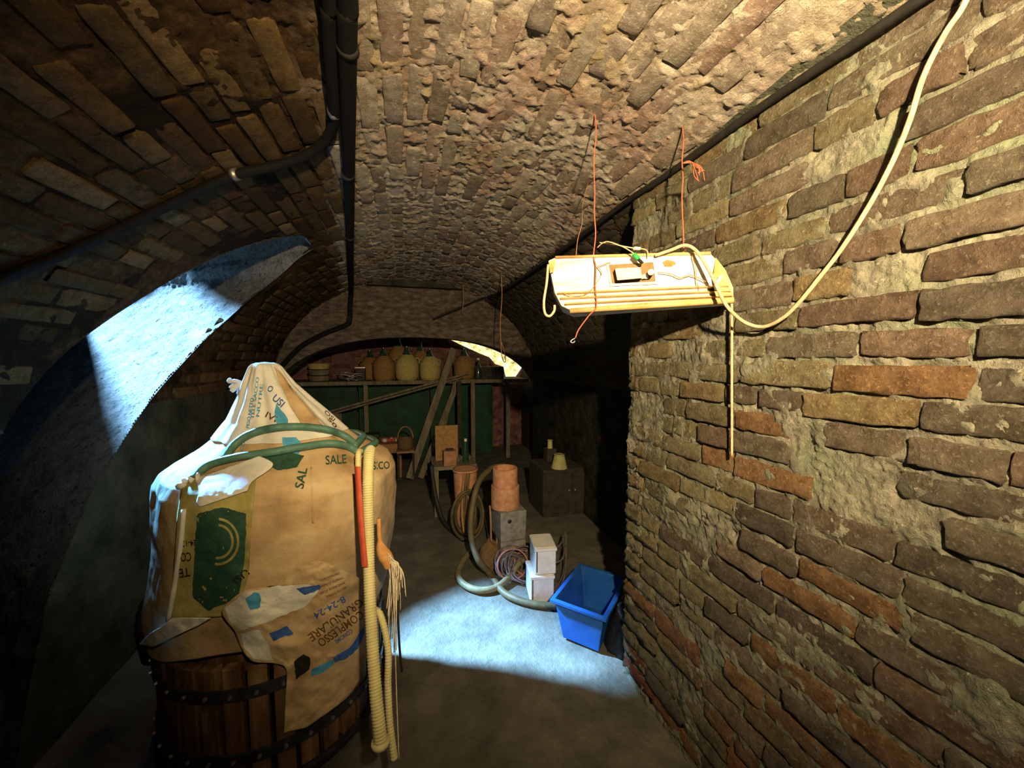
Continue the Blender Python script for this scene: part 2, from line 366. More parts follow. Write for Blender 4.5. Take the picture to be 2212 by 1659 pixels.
wall_right_far = struct('wall_right_far', mesh('wall_right_far', *used(V, Fr)), M['painted_shade'], 'side wall beyond the end of the brick partition, darkened to stand for shade')
# ---- bay jambs: ruled from the arrises outward through the wall thickness
def arris(E, n=60):
    z = np.linspace(0, 2.185, n); y = np.interp(z, EZ, E)
    # round the surveyed corners a little
    k = np.ones(5)/5; yp = np.convolve(np.pad(y, 2, mode='edge'), k, 'valid'); y = yp
    xx = np.where(z > VZ0, VX0-VA*np.sqrt(np.maximum(1-((z-VZ0)/VB)**2, 0)), VX0-VA)
    return np.stack([xx, y, z], -1)
AF, AN = arris(EFAR), arris(ENEAR)
def jamb(A, dirv, L, nL, seed, amp):
    t = np.linspace(0, 1, nL); P = A[:, None, :]+np.array(dirv)[None, None, :]*(A[:, 0]+L)[:, None, None]*t[None, :, None]
    q = P*np.array([10, 10, 14]); n = fbm(q, 5, seed, .62)*amp
    n = n*np.minimum(1, t[None, :]*12)                       # arris stays put
    nrm = np.cross(np.array(dirv), [0, 0, 1.0]); nrm /= np.linalg.norm(nrm)
    P = P+nrm[None, None, :]*n[..., None]
    return P.reshape(-1, 3), gridfaces(P.shape[0], nL)
def dens(A, n):
    i = np.linspace(0, len(A)-1, n); return np.stack([np.interp(i, np.arange(len(A)), A[:, k]) for k in range(3)], -1)
FD = (-1, .8, .0); ND = (-1, .43, 1.07)
v1, f1 = jamb(dens(AF, 200), FD, 3.0, 220, 31, .022)
shaft = struct('window_1', mesh('shaft_far_jamb', v1, f1), M['plaster'], 'deep plastered window bay high on the left, glowing in blue daylight')
v2, f2 = jamb(dens(AN, 60), ND, 3.0, 30, 37, .01)
link('near_jamb', mesh('near_jamb', v2, f2), M['sideplaster'], shaft)
# sloping soffit at the top of the bay and a solid sill block closing the foot of it
def outer(A, dv): return A+np.array(dv)*(A[0]+3.0)
fo, no = outer(AF[-1], FD), outer(AN[-1], ND); n0 = AN[0]; UPZ = np.array([0, 0, 2.9])
link('soffit', mesh('soffit', [AF[-1], AN[-1], no, fo+UPZ], [(0, 1, 2, 3)]), M['plaster'], shaft)
link('jamb_gable', mesh('jamb_gable', [AF[-1], fo, fo+UPZ], [(0, 1, 2)]), M['plaster'], shaft)
link('near_footing', mesh('near_footing', [n0, outer(n0, (-1, .43, 0)), outer(n0, ND)], [(0, 1, 2)]), M['sideplaster'], shaft)
# unseen outer wall of the shaft, its opening shaped to trim the sun beam
BEAM_HOLE = [(2.75, 3.15), (4.5, 2.02), (4.5, 3.42), (4.05, 3.62), (3.35, 4.25), (2.75, 4.25)]
RIMO = [(1.0, -.1), (6.0, -.1), (6.0, 3.42), (6.0, 5.6), (3.35, 5.6), (1.0, 5.6)]
link('beam_mask_wall', mesh('beam_mask_wall', [(-3.0, y, z) for y, z in BEAM_HOLE]+[(-3.0, y, z) for y, z in RIMO], [(i, (i+1) % 6, 6+(i+1) % 6, 6+i) for i in range(6)]), M['sideplaster'], shaft)
# ---- ceiling bricks
def brick_pool(n, nx, ny, rough, rnd, seed):
    r = np.random.RandomState(seed); pool = []
    for k in range(n):
        gx = np.concatenate([[-.5], np.linspace(-.47, .47, nx-2), [.5]]); gy = np.concatenate([[-.5], np.linspace(-.42, .42, ny-2), [.5]]); X, Y = np.meshgrid(gx, gy, indexing='ij')
        Z = np.zeros_like(X); e = np.minimum(.5-abs(X), (.5-abs(Y)))
        X2 = X+r.uniform(-1, 1, X.shape)*.018; Y2 = Y+r.uniform(-1, 1, X.shape)*.05
        edge = (e < 1e-6); Z = r.uniform(-1, 1, X.shape)*rough; Z[edge] -= rnd*r.uniform(.5, 1.5, edge.sum())
        for cx in (0, -1):
            for cy in (0, -1): X2[cx, cy] *= 1-r.uniform(.01, .05); Y2[cx, cy] *= 1-r.uniform(.05, .3); Z[cx, cy] -= rnd*.8
        V = np.stack([X2, Y2, Z], -1).reshape(-1, 3); F = [tuple(q) for q in gridfaces(nx, ny)]
        idx = lambda i, j: i*ny+j
        ring = [idx(i, 0) for i in range(nx)]+[idx(nx-1, j) for j in range(1, ny)]+[idx(i, ny-1) for i in range(nx-2, -1, -1)]+[idx(0, j) for j in range(ny-2, 0, -1)]
        B = V[ring].copy(); B[:, 2] = -1.0; n0 = len(V); V = np.concatenate([V, B])
        for i in range(len(ring)):
            j = (i+1) % len(ring); F.append((ring[i], n0+i, n0+j, ring[j]))
        pool.append((V, F))
    return pool
vpool = brick_pool(14, 7, 4, .035, .07, 5)
vmeshes = []
for k, (bv, bf) in enumerate(vpool):
    mm = mesh('vault_brick', bv, bf); mm.materials.append(M['vbrick']); vmeshes.append(mm)
cands = []
row = 0; s = .02
while s < SLEN-.02:
    wdt = rng.uniform(.056, .068); y = .12+rng.uniform(0, .25)
    while y < YEND-.08:
        L = rng.choice([.27, .26, .25, .14, .28]); yc = y+L/2; sc = s+wdt/2
        x, z, nx, nzv = [float(q) for q in vpt(sc)]
        y += L+rng.uniform(.012, .03)
        if x < 0 and bool(np.any(inbay(np.array([z-.03, z+.03, z, z]), np.array([yc, yc, yc-L/2, yc+L/2]), -.03))): continue
        if x > .93 and yc < 1.45: continue
        xb = x+.14*yc
        right = xb > .0
        if right and rng.random() < .08: continue                 # lost under the crust
        if (not right) and rng.random() < .10: continue
        cands.append((sc, yc, L, wdt, x, z, nx, nzv, right))
    s += wdt+rng.uniform(.010, .017)
def vis_score(c):
    p = np.array([c[4], c[1], c[5]])-CP; d = p@FW
    if d < .2: return -1
    px, py = IW/2+FPX*(p@RT)/d, IH/2-FPX*(p@UPV)/d
    if not (-60 < px < IW+60 and -60 < py < IH): return 0
    n = np.array([c[6], 0, c[7]]); return max(1e-3, -(p/np.linalg.norm(p))@n)*c[2]*c[3]/(d*d)
cands.sort(key=vis_score, reverse=True)
rest = (MB(), MB(), MB())
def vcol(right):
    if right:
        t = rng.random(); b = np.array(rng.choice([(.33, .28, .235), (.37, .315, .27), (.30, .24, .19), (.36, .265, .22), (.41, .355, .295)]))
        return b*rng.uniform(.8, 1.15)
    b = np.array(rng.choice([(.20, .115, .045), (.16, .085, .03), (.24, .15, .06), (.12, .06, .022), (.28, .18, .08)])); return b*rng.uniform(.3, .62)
for i, c in enumerate(cands):
    sc, yc, L, wdt, x, z, nx, nzv, right = c
    proud = rng.uniform(.000, .007) if right else rng.uniform(-.003, .005)
    N = Vector((nx, 0, nzv)); Yv = Vector((0, 1, 0)); Tn = Yv.cross(N) if False else N.cross(Yv)
    R = Matrix((Yv, Tn, N)).transposed() @ Matrix.Rotation(rng.uniform(-.03, .03), 3, 'Z')
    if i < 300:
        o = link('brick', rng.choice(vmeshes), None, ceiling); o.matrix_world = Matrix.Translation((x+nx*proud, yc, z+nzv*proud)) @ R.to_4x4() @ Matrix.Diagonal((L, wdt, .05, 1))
        o.color = tuple(vcol(right)*(.2 if x > .95 else 1))+(1,)  # bricks past the partition get a darker colour in place of shade
    elif vis_score(c) > 0:
        bv, bf = rng.choice(vpool); q = (bv*np.array([L, wdt, .05])) @ np.array(R).T+np.array([x+nx*proud, yc, z+nzv*proud]); add(rest[2 if x > .93 else int(right)], q, bf)
for k_, c_ in enumerate(((.085, .052, .024, 1), (.30, .245, .20, 1), (.05, .043, .034, 1))):  # third colour has the shade beyond the partition painted in
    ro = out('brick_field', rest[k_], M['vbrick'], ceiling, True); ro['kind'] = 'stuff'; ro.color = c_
# ---- floor
nu, nv = 260, 420
xs = np.linspace(-3.1, 2.6, nu); ys = np.linspace(-1.3, 7.0, nv); X, Y = np.meshgrid(xs, ys, indexing='ij')
Z = .012*fbm(np.stack([X*2.2, Y*2.2, X*0], -1), 5, 21)-.004
floor = struct('floor', mesh('floor', np.stack([X, Y, Z], -1).reshape(-1, 3), gridfaces(nu, nv)), M['floor'], 'worn stained concrete cellar floor with a blue patch of daylight')
# ---- end wall with low arch
YE = YEND
AX, AR_, AZ = .17, 1.62, .09                     # circle of the low arch: crown 1.71
def arch_z(x): return .75+.95*np.maximum(1-(abs(np.asarray(x)-AX)/1.60)**2.4, 0)**(1/2.4)
def archwall(y0, y1, mat, name, label):
    ax = AX-1.59*np.cos(np.linspace(0, math.pi, 90)); az = arch_z(ax)
    tx = ax; tz = np.full_like(ax, 2.5)
    V = []; F = []
    for yy in (y0, y1):
        V += [(x, yy, z) for x, z in zip(ax, az)]+[(x, yy, 2.6) for x in ax]
    n = len(ax)
    for i in range(n-1):
        F.append((i, i+1, n+i+1, n+i)); F.append((2*n+i+1, 2*n+i, 3*n+i, 3*n+i+1)); F.append((i+1, i, 2*n+i, 2*n+i+1))
    for x0, x1 in ((-2.2, ax[0]), (ax[-1], 2.6)):
        k = len(V); V += [(x0, y0, 0), (x1, y0, 0), (x1, y0, 2.6), (x0, y0, 2.6), (x0, y1, 0), (x1, y1, 0), (x1, y1, 2.6), (x0, y1, 2.6)]
        F += [(k, k+1, k+2, k+3), (k+5, k+4, k+7, k+6), (k+1, k+5, k+6, k+2), (k+4, k, k+3, k+7)]
    return struct(name, mesh(name, V, F, False), mat, label)
wall_arch = archwall(YE, YE+.35, M['endwall'], 'wall_arch', 'cross wall closing the vault, pierced by a low wide arch')
# rough skin of the end wall between vault and arch
ax = np.linspace(-1.3, 1.6, 300); zz = np.linspace(0, 1, 60); Xg, Tg = np.meshgrid(ax, zz, indexing='ij')
zl = arch_z(Xg)+.17; zu = np.where(abs((Xg-VX0)/VA) < 1, VZ0+VB*np.sqrt(np.maximum(1-((Xg-VX0)/VA)**2, 0)), VZ0)+.02; zu = np.maximum(zu, zl+.01)
Zg = zl+(zu-zl)*Tg; dn = fbm(np.stack([Xg*9, Zg*26, Xg*0], -1), 5, 41, .6)
link('rough_face', mesh('rough_face', np.stack([Xg, YE-.02-.028*dn-.02, Zg], -1).reshape(-1, 3), gridfaces(300, 60)), M['endwall'], wall_arch)
rg = MB(); n = 90; xx_ = AX-1.59*np.cos(np.linspace(.05, math.pi-.05, n)); zz_ = arch_z(xx_); tg = np.stack([np.gradient(xx_), np.gradient(zz_)], -1); tg /= np.linalg.norm(tg, axis=1)[:, None]; V = []
for r_, y_ in ((-.012, YE+.02), (-.012, YE-.075), (.175, YE-.075), (.175, YE+.02)): V.append([(x-t_[1]*r_, y_, z+t_[0]*r_) for x, z, t_ in zip(xx_, zz_, tg)])
F = []
for k in range(3):
    for i in range(n-1): F.append((k*n+i, k*n+i+1, (k+1)*n+i+1, (k+1)*n+i))
add(rg, [p for q in V for p in q], F); ring = out('trim_2', rg, M['endwall'], None, False); ring['kind'] = 'structure'; ring['label'] = 'proud plastered ring round the low rear arch'
# ---- bay behind the arch
YBK = 6.05
b = MB(); add(b, [(-2.2, YBK, -.1), (2.6, YBK, -.1), (2.6, YBK, 2.6), (-2.2, YBK, 2.6)], [(0, 1, 2, 3)])
wall_back = struct('wall_back', mesh('wall_back', *b, False), M['backbrick'], 'dark reddish brick wall at the back behind the demijohn shelf')
bb = []
for r_ in range(9):
    z = 1.16+r_*.075; x = -1.25+(.12 if r_ % 2 else 0)
    while x < 1.3:
        L = rng.choice([.25, .24, .13]); bb.append((x+L/2, z+.03, L)); x += L+.015
bmesh_b = mesh('back_brick', [tuple(v) for v in (np.array([[x, y, z] for x in (-1, 1) for y in (-1, 1) for z in (-1, 1)])*.5)], [(0, 1, 3, 2), (4, 6, 7, 5), (0, 4, 5, 1), (2, 3, 7, 6), (0, 2, 6, 4), (1, 5, 7, 3)], False); bmesh_b.materials.append(M['vbrick'])
for x, z, L in bb:
    o = link('brick', bmesh_b, None, wall_back); o.location = (x, YBK-.012+rng.uniform(-.006, .006), z); o.scale = (L, .05, .058); k = rng.uniform(.6, 1.2); o.color = (.20*k, .10*k, .095*k, 1)
b = MB(); add(b, [(-1.6, YE+.3, 0), (-1.6, YBK, 0), (-1.6, YBK, 2.6), (-1.6, YE+.3, 2.6)], [(0, 1, 2, 3)])
struct('wall_back_left', mesh('wall_back_left', *b, False), M['sideplaster'], 'unlit left wall of the rear bay')
b = MB(); add(b, [(1.9, YE+.3, 0), (1.9, YBK, 0), (1.9, YBK, 2.6), (1.9, YE+.3, 2.6)], [(0, 1, 2, 3)])
struct('wall_back_right', mesh('wall_back_right', *b, False), M['sideplaster'], 'unlit right wall of the rear bay')
b = MB(); box(b, (0.15, 5.3, 2.30), (4.4, 1.7, .1)); struct('ceiling_back', mesh('ceiling_back', *b, False), M['sideplaster'], 'dark ceiling of the rear bay')
b = MB(); box(b, (0.2, -1.32, 1.3), (5.0, .06, 2.7)); struct('wall_front', mesh('wall_front', *b, False), M['sideplaster'], 'cellar wall behind the photographer')
# added glowing panel standing in for the daylit vault of the rear bay
pts = [(930, 700), (1000, 680), (1130, 690), (1150, 760), (1108, 822), (1094, 816), (1088, 792), (1070, 786), (1058, 772), (1036, 763), (1003, 748), (972, 733)]
pv = [onp(x, y, 1, YBK-.05) for x, y in pts]
glow2 = struct('vault_glow', mesh('vault_glow', pv+[p+np.array([0, .03, 0]) for p in pv], [tuple(range(12)), tuple(range(23, 11, -1))]+[(i, (i+1) % 12, 12+(i+1) % 12, 12+i) for i in range(12)], False), M['pane'], 'glowing yellow panel standing in for the daylit vault behind the rear arch')
# ---- right brick partition: mortar bed
WX = .96; WY1 = 1.475; WY0 = -1.25
WTOP = 2.155
ny, nzz = 420, 430
ys = np.concatenate([[WY0, -.6], np.linspace(.05, WY1-.012, ny)]); ny = len(ys); zs = np.linspace(-.02, WTOP, nzz); Yg, Zg = np.meshgrid(ys, zs, indexing='ij')
q = np.stack([Yg*24, Zg*24, Yg*0], -1)
d = .003-.013*fbm(q, 5, 51, .62)-.012*np.maximum(fbm(q*.35, 3, 57), 0)+.004*fbm(q*4, 3, 61)
V = np.stack([WX+d, Yg, Zg], -1).reshape(-1, 3); F = gridfaces(ny, nzz)
wall_right = struct('wall_right', mesh('wall_right', V, F), M['mortar'], 'coarse old brick partition with lumpy lime mortar filling the right side')
b = MB(); box(b, (WX+.085, (WY1-.012+WY0)/2, WTOP/2), (.13, WY1-WY0-.03, WTOP-.02)); out('core', b, M['mortar'], wall_right)
# ---- bricks of the partition
wpool = brick_pool(26, 10, 6, .07, .10, 8); wm = []
for bv, bf in wpool:
    mm = mesh('wall_brick', bv, bf); mm.materials.append(M['brick']); wm.append(mm)
def ypx(px): return float(onp(px, 800, 0, WX)[1])
KNOWN = {  # course mid height -> joints surveyed along the course (pixel columns)
    1.560: [1585, 1720, 1976, 2260], 1.468: [1652, 1850, 2100], 1.404: [1370, 1445, 1600, 1802, 2108], 1.330: [1742, 1996, 2300],
    1.256: [1592, 1732, 1783, 1976, 2200], 1.190: [1584, 1715, 1952], 1.115: [1592, 1768, 2066], 1.050: [1556, 1641, 1725, 1960], .985: [1600, 1735, 1985]}
ORANGE = [(1700, 1290), (1745, 1320), (1800, 1260), (1960, 1330), (1575, 1440), (1640, 1500), (1700, 1560), (1760, 1500), (1850, 1560), (1930, 1600), (1500, 1500), (1600, 1600), (1380, 1295), (1680, 1020), (1560, 990), (1640, 890), (1840, 800)]
orng = [onp(x, y, 0, WX) for x, y in ORANGE]
def wcol(y, z):
    far = min(1, max(0, (y-.55)/.7))
    warm = [(.21, .165, .125), (.175, .14, .11), (.235, .185, .14), (.15, .125, .098), (.225, .16, .118), (.19, .16, .12)]
    green = [(.27, .235, .145), (.25, .22, .14), (.31, .265, .155), (.23, .20, .125), (.28, .21, .115)]
    b = np.array(rng.choice(green if rng.random() < far else warm))*rng.uniform(.78, 1.15)
    lowred = max(0, (.62-z)/.6)
    if rng.random() < lowred*.9: b = np.array(rng.choice([(.34, .15, .065), (.27, .095, .05), (.37, .19, .075), (.24, .125, .075)]))*rng.uniform(.8, 1.1)
    for p in orng:
        if abs(p[1]-y) < .10 and abs(p[2]-z) < .035: b = np.array((.30, .175, .09))*rng.uniform(.85, 1.1)
    return b
z = .03; rowi = 0; nb = 0
keys = sorted(KNOWN)
while z < WTOP-.02:
    zc = z+.028; kk = [k for k in keys if abs(k-zc) < .036]
    hh = rng.uniform(.055, .062)
    if kk:
        J = sorted(ypx(p) for p in KNOWN[kk[0]])
        segs = []; lo = J[0]; hi = J[-1]
        for a_, b_ in zip(J[:-1], J[1:]): segs.append((a_, b_))
        y = lo
        while y > .12: L = rng.choice([.24, .23, .22, .13]); segs.append((y-L, y)); y -= L
        y = hi
        while y < WY1-.03:
            L = rng.choice([.24, .13, .115, .2]); L = min(L, WY1-y)
            if WY1-(y+L) < .06: L = WY1-y
            segs.append((y, y+L)); y += L
    else:
        segs = []; y = WY1
        while y > .10:
            L = rng.choice([.245, .235, .23, .225, .13, .12, .17]); segs.append((y-L, y)); y -= L
    for a_, b_ in segs:
        if rng.random() < .045: continue
        L = b_-a_-rng.uniform(.004, .014)
        if L < .03: continue
        yc = (a_+b_)/2; nearend = b_ > WY1-.01
        o = link('brick', rng.choice(wm), None, wall_right); nb += 1
        proud = rng.uniform(-.004, .006)
        # local x along -y, local y up, local z out of the wall (-x)
        R = Matrix(((0, 0, -1), (-1, 0, 0), (0, 1, 0))) @ Matrix.Rotation(rng.uniform(-.022, .022), 3, 'Z') @ Matrix.Rotation(rng.uniform(-.03, .03), 3, 'Y') @ Matrix.Rotation(rng.uniform(-.06, .06), 3, 'X')
        zz_ = zc+rng.uniform(-.003, .003); h2 = hh*rng.uniform(.92, 1.08)
        o.matrix_world = Matrix.Translation((WX-.004-proud, yc, zz_)) @ R.to_4x4() @ Matrix.Diagonal((L, h2, .035 if not nearend else .11, 1))
        o.color = tuple(np.clip(wcol(yc, zz_), 0, 1))+(1,)
    z += .0705+rng.uniform(-.003, .003); rowi += 1
# ---- dark strip between vault and partition, coloured to stand for a shade band
fl = MB(); n = 40; A_, B_ = [], []
for i in range(n):
    y = -1.2+(WY1+1.2)*i/(n-1); wd = max(.004, .070*(1-max(0, y-.3)/1.05)); x1 = WX-wd
    zz_ = VZ0+VB*math.sqrt(1-((x1-VX0)/VA)**2); A_.append((x1, y, zz_-.006+.004*rng.uniform(-1, 1))); B_.append((WX+.02, y, WTOP-.028))
add(fl, A_+B_, [(i, i+1, n+i+1, n+i) for i in range(n-1)])
t1 = out('shade_trim', fl, M['shade_strip'], None, True); t1['kind'] = 'structure'; t1['label'] = 'dark grey green strip painted as shade where the vault meets the brick partition'
# OBJECTS_BELOW
# ================================================================== OBJECTS
def vhit(px, py, off=.012):
    r = ray(px, py); t = np.arange(.3, 9, .004); Q = CP+r[None]*t[:, None]
    ins = np.where(Q[:, 2] >= VZ0, ((Q[:, 0]-VX0)/VA)**2+((Q[:, 2]-VZ0)/VB)**2 >= 1, abs(Q[:, 0]-VX0) >= VA) | (Q[:, 1] > YEND-.09)
    q = Q[np.argmax(ins)]
    if q[1] > YEND-.10: return np.array([q[0], YEND-.10-off, q[2]])
    n = np.array([-(q[0]-VX0)/VA**2, 0, -(max(q[2], VZ0)-VZ0)/VB**2]); n /= np.linalg.norm(n); return q+n*off
def wirething(name, paths, r, mat, label, cat, seg=6, group=None, parent=None, n=6):
    mb = MB()
    for p in paths: tube(mb, spline(p, n), r, seg)
    o = out(name, mb, mat, parent, True)
    if parent is None: tag(o, label, cat, group)
    return o
# ---- conduits on the vault
root = empty('conduit_pipe', vhit(745, 0, .03)); root.location = (0, 0, 0)
tag(root, 'long thick black conduit running straight back along the vault and left along the rear arch', 'pipe')
_q = vhit(741, -60, .034); P = [_q+[.10, -1.9, 0], _q+[.03, -.6, 0], _q, vhit(743, 0, .034), vhit(746, 150, .034), vhit(749, 300, .03), vhit(752, 450, .03), vhit(754, 560, .03), vhit(756, 620, .03)]
P += [vhit(757, 660, .02), vhit(756, 694, .02), vhit(745, 704, .02), vhit(700, 722, .02), vhit(650, 750, .02), vhit(612, 790, .02)]
mb = MB(); tube(mb, spline(P, 8), .0255, 14); out('tube', mb, M['black'], root, True)
for px, py in ((746, 75), (748, 360), (753, 500), (756, 690)):
    q = vhit(px, py, .032); mb = MB(); tube(mb, [q+np.array([0, -.012, 0]), q+np.array([0, .012, 0])], .029, 14); out('clip', mb, M['blackcable'], root, True)
root = empty('conduit_pipe'); tag(root, 'black conduit bending sharply left across the sooty side of the vault', 'pipe')
_q = vhit(700, -60, .03); P = [_q+[.10, -1.9, .01], _q+[.03, -.6, .004], _q, vhit(703, 0, .03), vhit(708, 110, .03), vhit(716, 205, .028), vhit(717, 245, .026), vhit(700, 285, .026), vhit(665, 315, .026), vhit(600, 342, .024), vhit(490, 368, .024), vhit(350, 432, .024), vhit(180, 512, .024), vhit(0, 585, .024), vhit(-80, 620, .024), vhit(-300, 715, .024), vhit(-700, 880, .024)]
mb = MB(); tube(mb, spline(P, 8), .0175, 12); out('tube', mb, M['black'], root, True)
for px, py in ((500, 362), (716, 225)):
    q = vhit(px, py, .026); mb = MB(); tube(mb, [q+np.array([-.008, .004, 0]), q+np.array([.008, -.004, 0])], .022, 10); out('clip', mb, M['galv'], root, True)
# ---- black cable in the angle of vault and wall
P = [(WX-.022, y, WTOP-.035+.004*math.sin(y*9)) for y in np.linspace(.2, WY1, 8)]+[vhit(px, py, .04) for px, py in ((1240, 513), (1150, 578), (1083, 624), (1040, 646), (990, 667), (935, 690))]
wirething('power_cable', [P], .011, M['blackcable'], 'thick black cable running along the top of the brick partition and on over the vault', 'cable', 8)
# ---- hanging strip-light housing
def fdep(px): return 1/(1/1.24+(1/1.07-1/1.24)*(px-1184)/(1584-1184))
def fp(px, py, off=0.0): return at(px, py, fdep(px)+off)
root = empty('light_fixture'); tag(root, 'dirty cream strip light housing hung askew on red twine by the brick partition', 'light fixture')
O = [(1184, 563), (1200, 556), (1535, 547), (1562, 578), (1581, 622), (1584, 645), (1232, 669), (1212, 660), (1198, 632)]
Bk = [(1184, 566), (1200, 562), (1535, 556), (1560, 590), (1576, 630), (1580, 660), (1240, 686), (1216, 676), (1196, 640)]
mb = MB(); n = len(O)
add(mb, [fp(*p) for p in O]+[fp(*p, .055) for p in Bk], [tuple(range(n-1, -1, -1)), tuple(range(n, 2*n))]+[(i, (i+1) % n, n+(i+1) % n, n+i) for i in range(n)])
out('tray', mb, M['cream'], root, False, .004)
def strip(mb, a, b, wpx, d0, d1):   # raised bead along the tray
    add(mb, [fp(a[0], a[1]-wpx/2, d0), fp(b[0], b[1]-wpx/2, d0), fp(b[0], b[1], d1), fp(a[0], a[1], d1), fp(b[0], b[1]+wpx/2, d0), fp(a[0], a[1]+wpx/2, d0)], [(0, 1, 2, 3), (3, 2, 4, 5)])
for (a_, b_, w_) in (((1204, 634), (1574, 618), 7), ((1210, 645), (1578, 629), 7), ((1220, 657), (1581, 639), 7)):
    mb = MB(); strip(mb, a_, b_, w_, -.001, -.012); out('bead', mb, M['creamrim'], root)
mb = MB(); tube(mb, [fp(*p, -.001) for p in O[1:3]], .005, 6); out('upper_rim', mb, M['creamrim'], root, True)
mb = MB(); tube(mb, [fp(1232, 672, .004), fp(1400, 660, .004), fp(1584, 648, .004)], .010, 8); out('lower_rim', mb, M['creamrim'], root, True)
mb = MB(); add(mb, [fp(1546, 556, -.002), fp(1567, 583, -.002), fp(1584, 622, -.002), fp(1584, 640, -.002), fp(1545, 640, -.014), fp(1540, 600, -.014)], [(0, 1, 2, 3, 4, 5)]); out('end_plate', mb, M['creamrim'], root)
mb = MB(); add(mb, [fp(1186, 566, -.002), fp(1200, 560, -.002), fp(1196, 588, -.012), fp(1188, 590, -.012)], [(0, 1, 2, 3)]); out('end_clip', mb, M['creamrim'], root)
bay = MB(); add(bay, [fp(1314, 572, -.002), fp(1414, 566, -.002), fp(1417, 610, -.002), fp(1320, 614, -.002)], [(0, 1, 2, 3)]); bay = out('gear_bay', bay, M['gearbay'], root)
for a_, b_ in (((1312, 570), (1320, 616)), ((1413, 565), (1418, 612)), ((1318, 616), (1420, 611))):
    mb = MB(); tube(mb, [fp(*a_, -.004), fp(*b_, -.004)], .004, 5); out('bay_lip', mb, M['cream'], bay)
mb = MB(); q = [(1328, 580), (1384, 577), (1387, 601), (1333, 606)]
add(mb, [fp(*p, -.032) for p in q]+[fp(*p, -.002) for p in q], [(0, 1, 2, 3)]+[(i, 4+i, 4+(i+1) % 4, (i+1) % 4) for i in range(4)]); out('ballast', mb, M['ballast'], root, False, .003)
mb = MB(); tube(mb, [fp(1406, 588, -.003), fp(1406, 588, -.040)], .009, 12); st = out('starter', mb, M['white'], root, True)
mb = MB(); box(mb, fp(1393, 598, -.01), (.014, .014, .012)); out('terminal', mb, M['white'], root)
mb = MB(); q = [(1432, 566), (1440, 561), (1456, 564), (1461, 570), (1450, 576), (1436, 575)]; add(mb, [fp(*p, -.003) for p in q], [tuple(range(6))]); out('scorch_mark', mb, M['burn'], root)
mb = MB(); tube(mb, spline([fp(1557, 597, -.02), fp(1553, 605, -.025), fp(1546, 616, -.03), fp(1548, 624, -.02)], 5), .005, 6); out('lamp_holder', mb, M['white'], root, True)
for p in ([(1420, 588), (1450, 592), (1470, 600), (1490, 594), (1512, 602), (1530, 612)], [(1290, 575), (1300, 590), (1288, 612), (1270, 632), (1245, 640), (1215, 633)], [(1495, 552), (1502, 580), (1505, 610), (1512, 625)], [(1290, 576), (1320, 566)]):
    wirething('lead', [[fp(x, y, -.012) for x, y in p]], .0014, M['brownwire'], '', '', 5, None, root)
mb = MB(); tube(mb, spline([fp(1290, 535, -.01), fp(1310, 522, -.03), fp(1345, 533, -.03), fp(1370, 548, -.03)], 6), .0018, 6); out('flex', mb, M['beigecable'], root, True)
mb = MB(); tube(mb, spline([fp(1295, 524, -.01), fp(1330, 529, -.02), fp(1368, 536, -.02), fp(1396, 540, -.02), fp(1399, 556, -.01)], 6), .0018, 6); out('flex', mb, M['beigecable'], root, True)
mb = MB(); tube(mb, [fp(1369, 549, -.03), fp(1379, 560, -.03)], .007, 8); out('green_connector', mb, M['greenplug'], root, True)
mb = MB(); tube(mb, [fp(1379, 560, -.03), fp(1388, 569, -.025)], .005, 8); out('connector_tail', mb, M['blackcable'], root, True)
mb = MB(); box(mb, fp(1376, 537, -.02), (.02, .008, .008)); out('terminal', mb, M['white'], root)
mb = MB(); tube(mb, spline([fp(1184, 572, -.006), fp(1181, 610, -.02), fp(1175, 650, -.03), fp(1177, 676, -.03), fp(1187, 683, -.03), fp(1197, 672, -.03), fp(1198, 660, -.02)], 6), .0042, 7); out('cable_tail', mb, M['beigecable'], root, True)
# supply flex looping up the wall
P = [onp(px, py, 0, WX-.035) for px, py in ((2110, -60), (2080, 15), (2040, 75), (1995, 165), (1965, 260), (1930, 345), (1880, 440), (1820, 535), (1770, 600), (1725, 655), (1690, 688), (1650, 706))]
P += [fp(1612, 698, -.02), fp(1582, 675, -.04), fp(1562, 648, -.05), fp(1540, 600, -.05), fp(1515, 556, -.04), fp(1497, 536, -.03), fp(1477, 530, -.03), fp(1450, 540, -.02), fp(1415, 552, -.01)]
wirething('supply_cable', [P], .0048, M['beigecable'], 'dusty beige flex hanging in a loop from the wall to the strip light', 'cable', 8, n=8)
# suspension twine
def twine(p, lab, r=.0022, mat='redstring'): return wirething('twine', [p], r, M[mat], lab, 'string', 5, 'twine holding the strip light')
def wob(a, b, n=8, k=.004): return [a+(b-a)*t+np.array([rng.uniform(-k, k), rng.uniform(-k, k), 0]) for t in np.linspace(0, 1, n)]
twine(wob(vhit(1286, 245, .0), fp(1285, 553, -.004))+[fp(1287, 575, -.014), fp(1286, 620, -.016), fp(1288, 662, -.014), fp(1272, 682, -.01), fp(1250, 712, -.01), fp(1243, 730, -.01)], 'red twine at the ballast end of the strip light, its tail dangling below the tray')
twine(wob(vhit(1473, 270, .0), fp(1477, 547, -.002)), 'red twine holding the wall end of the strip light')
twine(wob(vhit(1268, 395, .0), fp(1243, 560, -.002), 6), 'thin brownish twine nearest the far end of the strip light', .0016, 'brownwire')
mb = MB(); a = at(1474, 353, 1.12)
for k in range(7): tube(mb, spline([a, at(1490+k, 348+k, 1.11), at(1503+rng.uniform(-5, 14), 368+rng.uniform(-8, 12), 1.1), at(1512+rng.uniform(-6, 14), 378+rng.uniform(-12, 16), 1.1)], 4), .0013, 4)
tag(out('twine_tuft', mb, M['redstring'], None, True), 'frayed tuft of red thread tied to the twine against the wall', 'string')
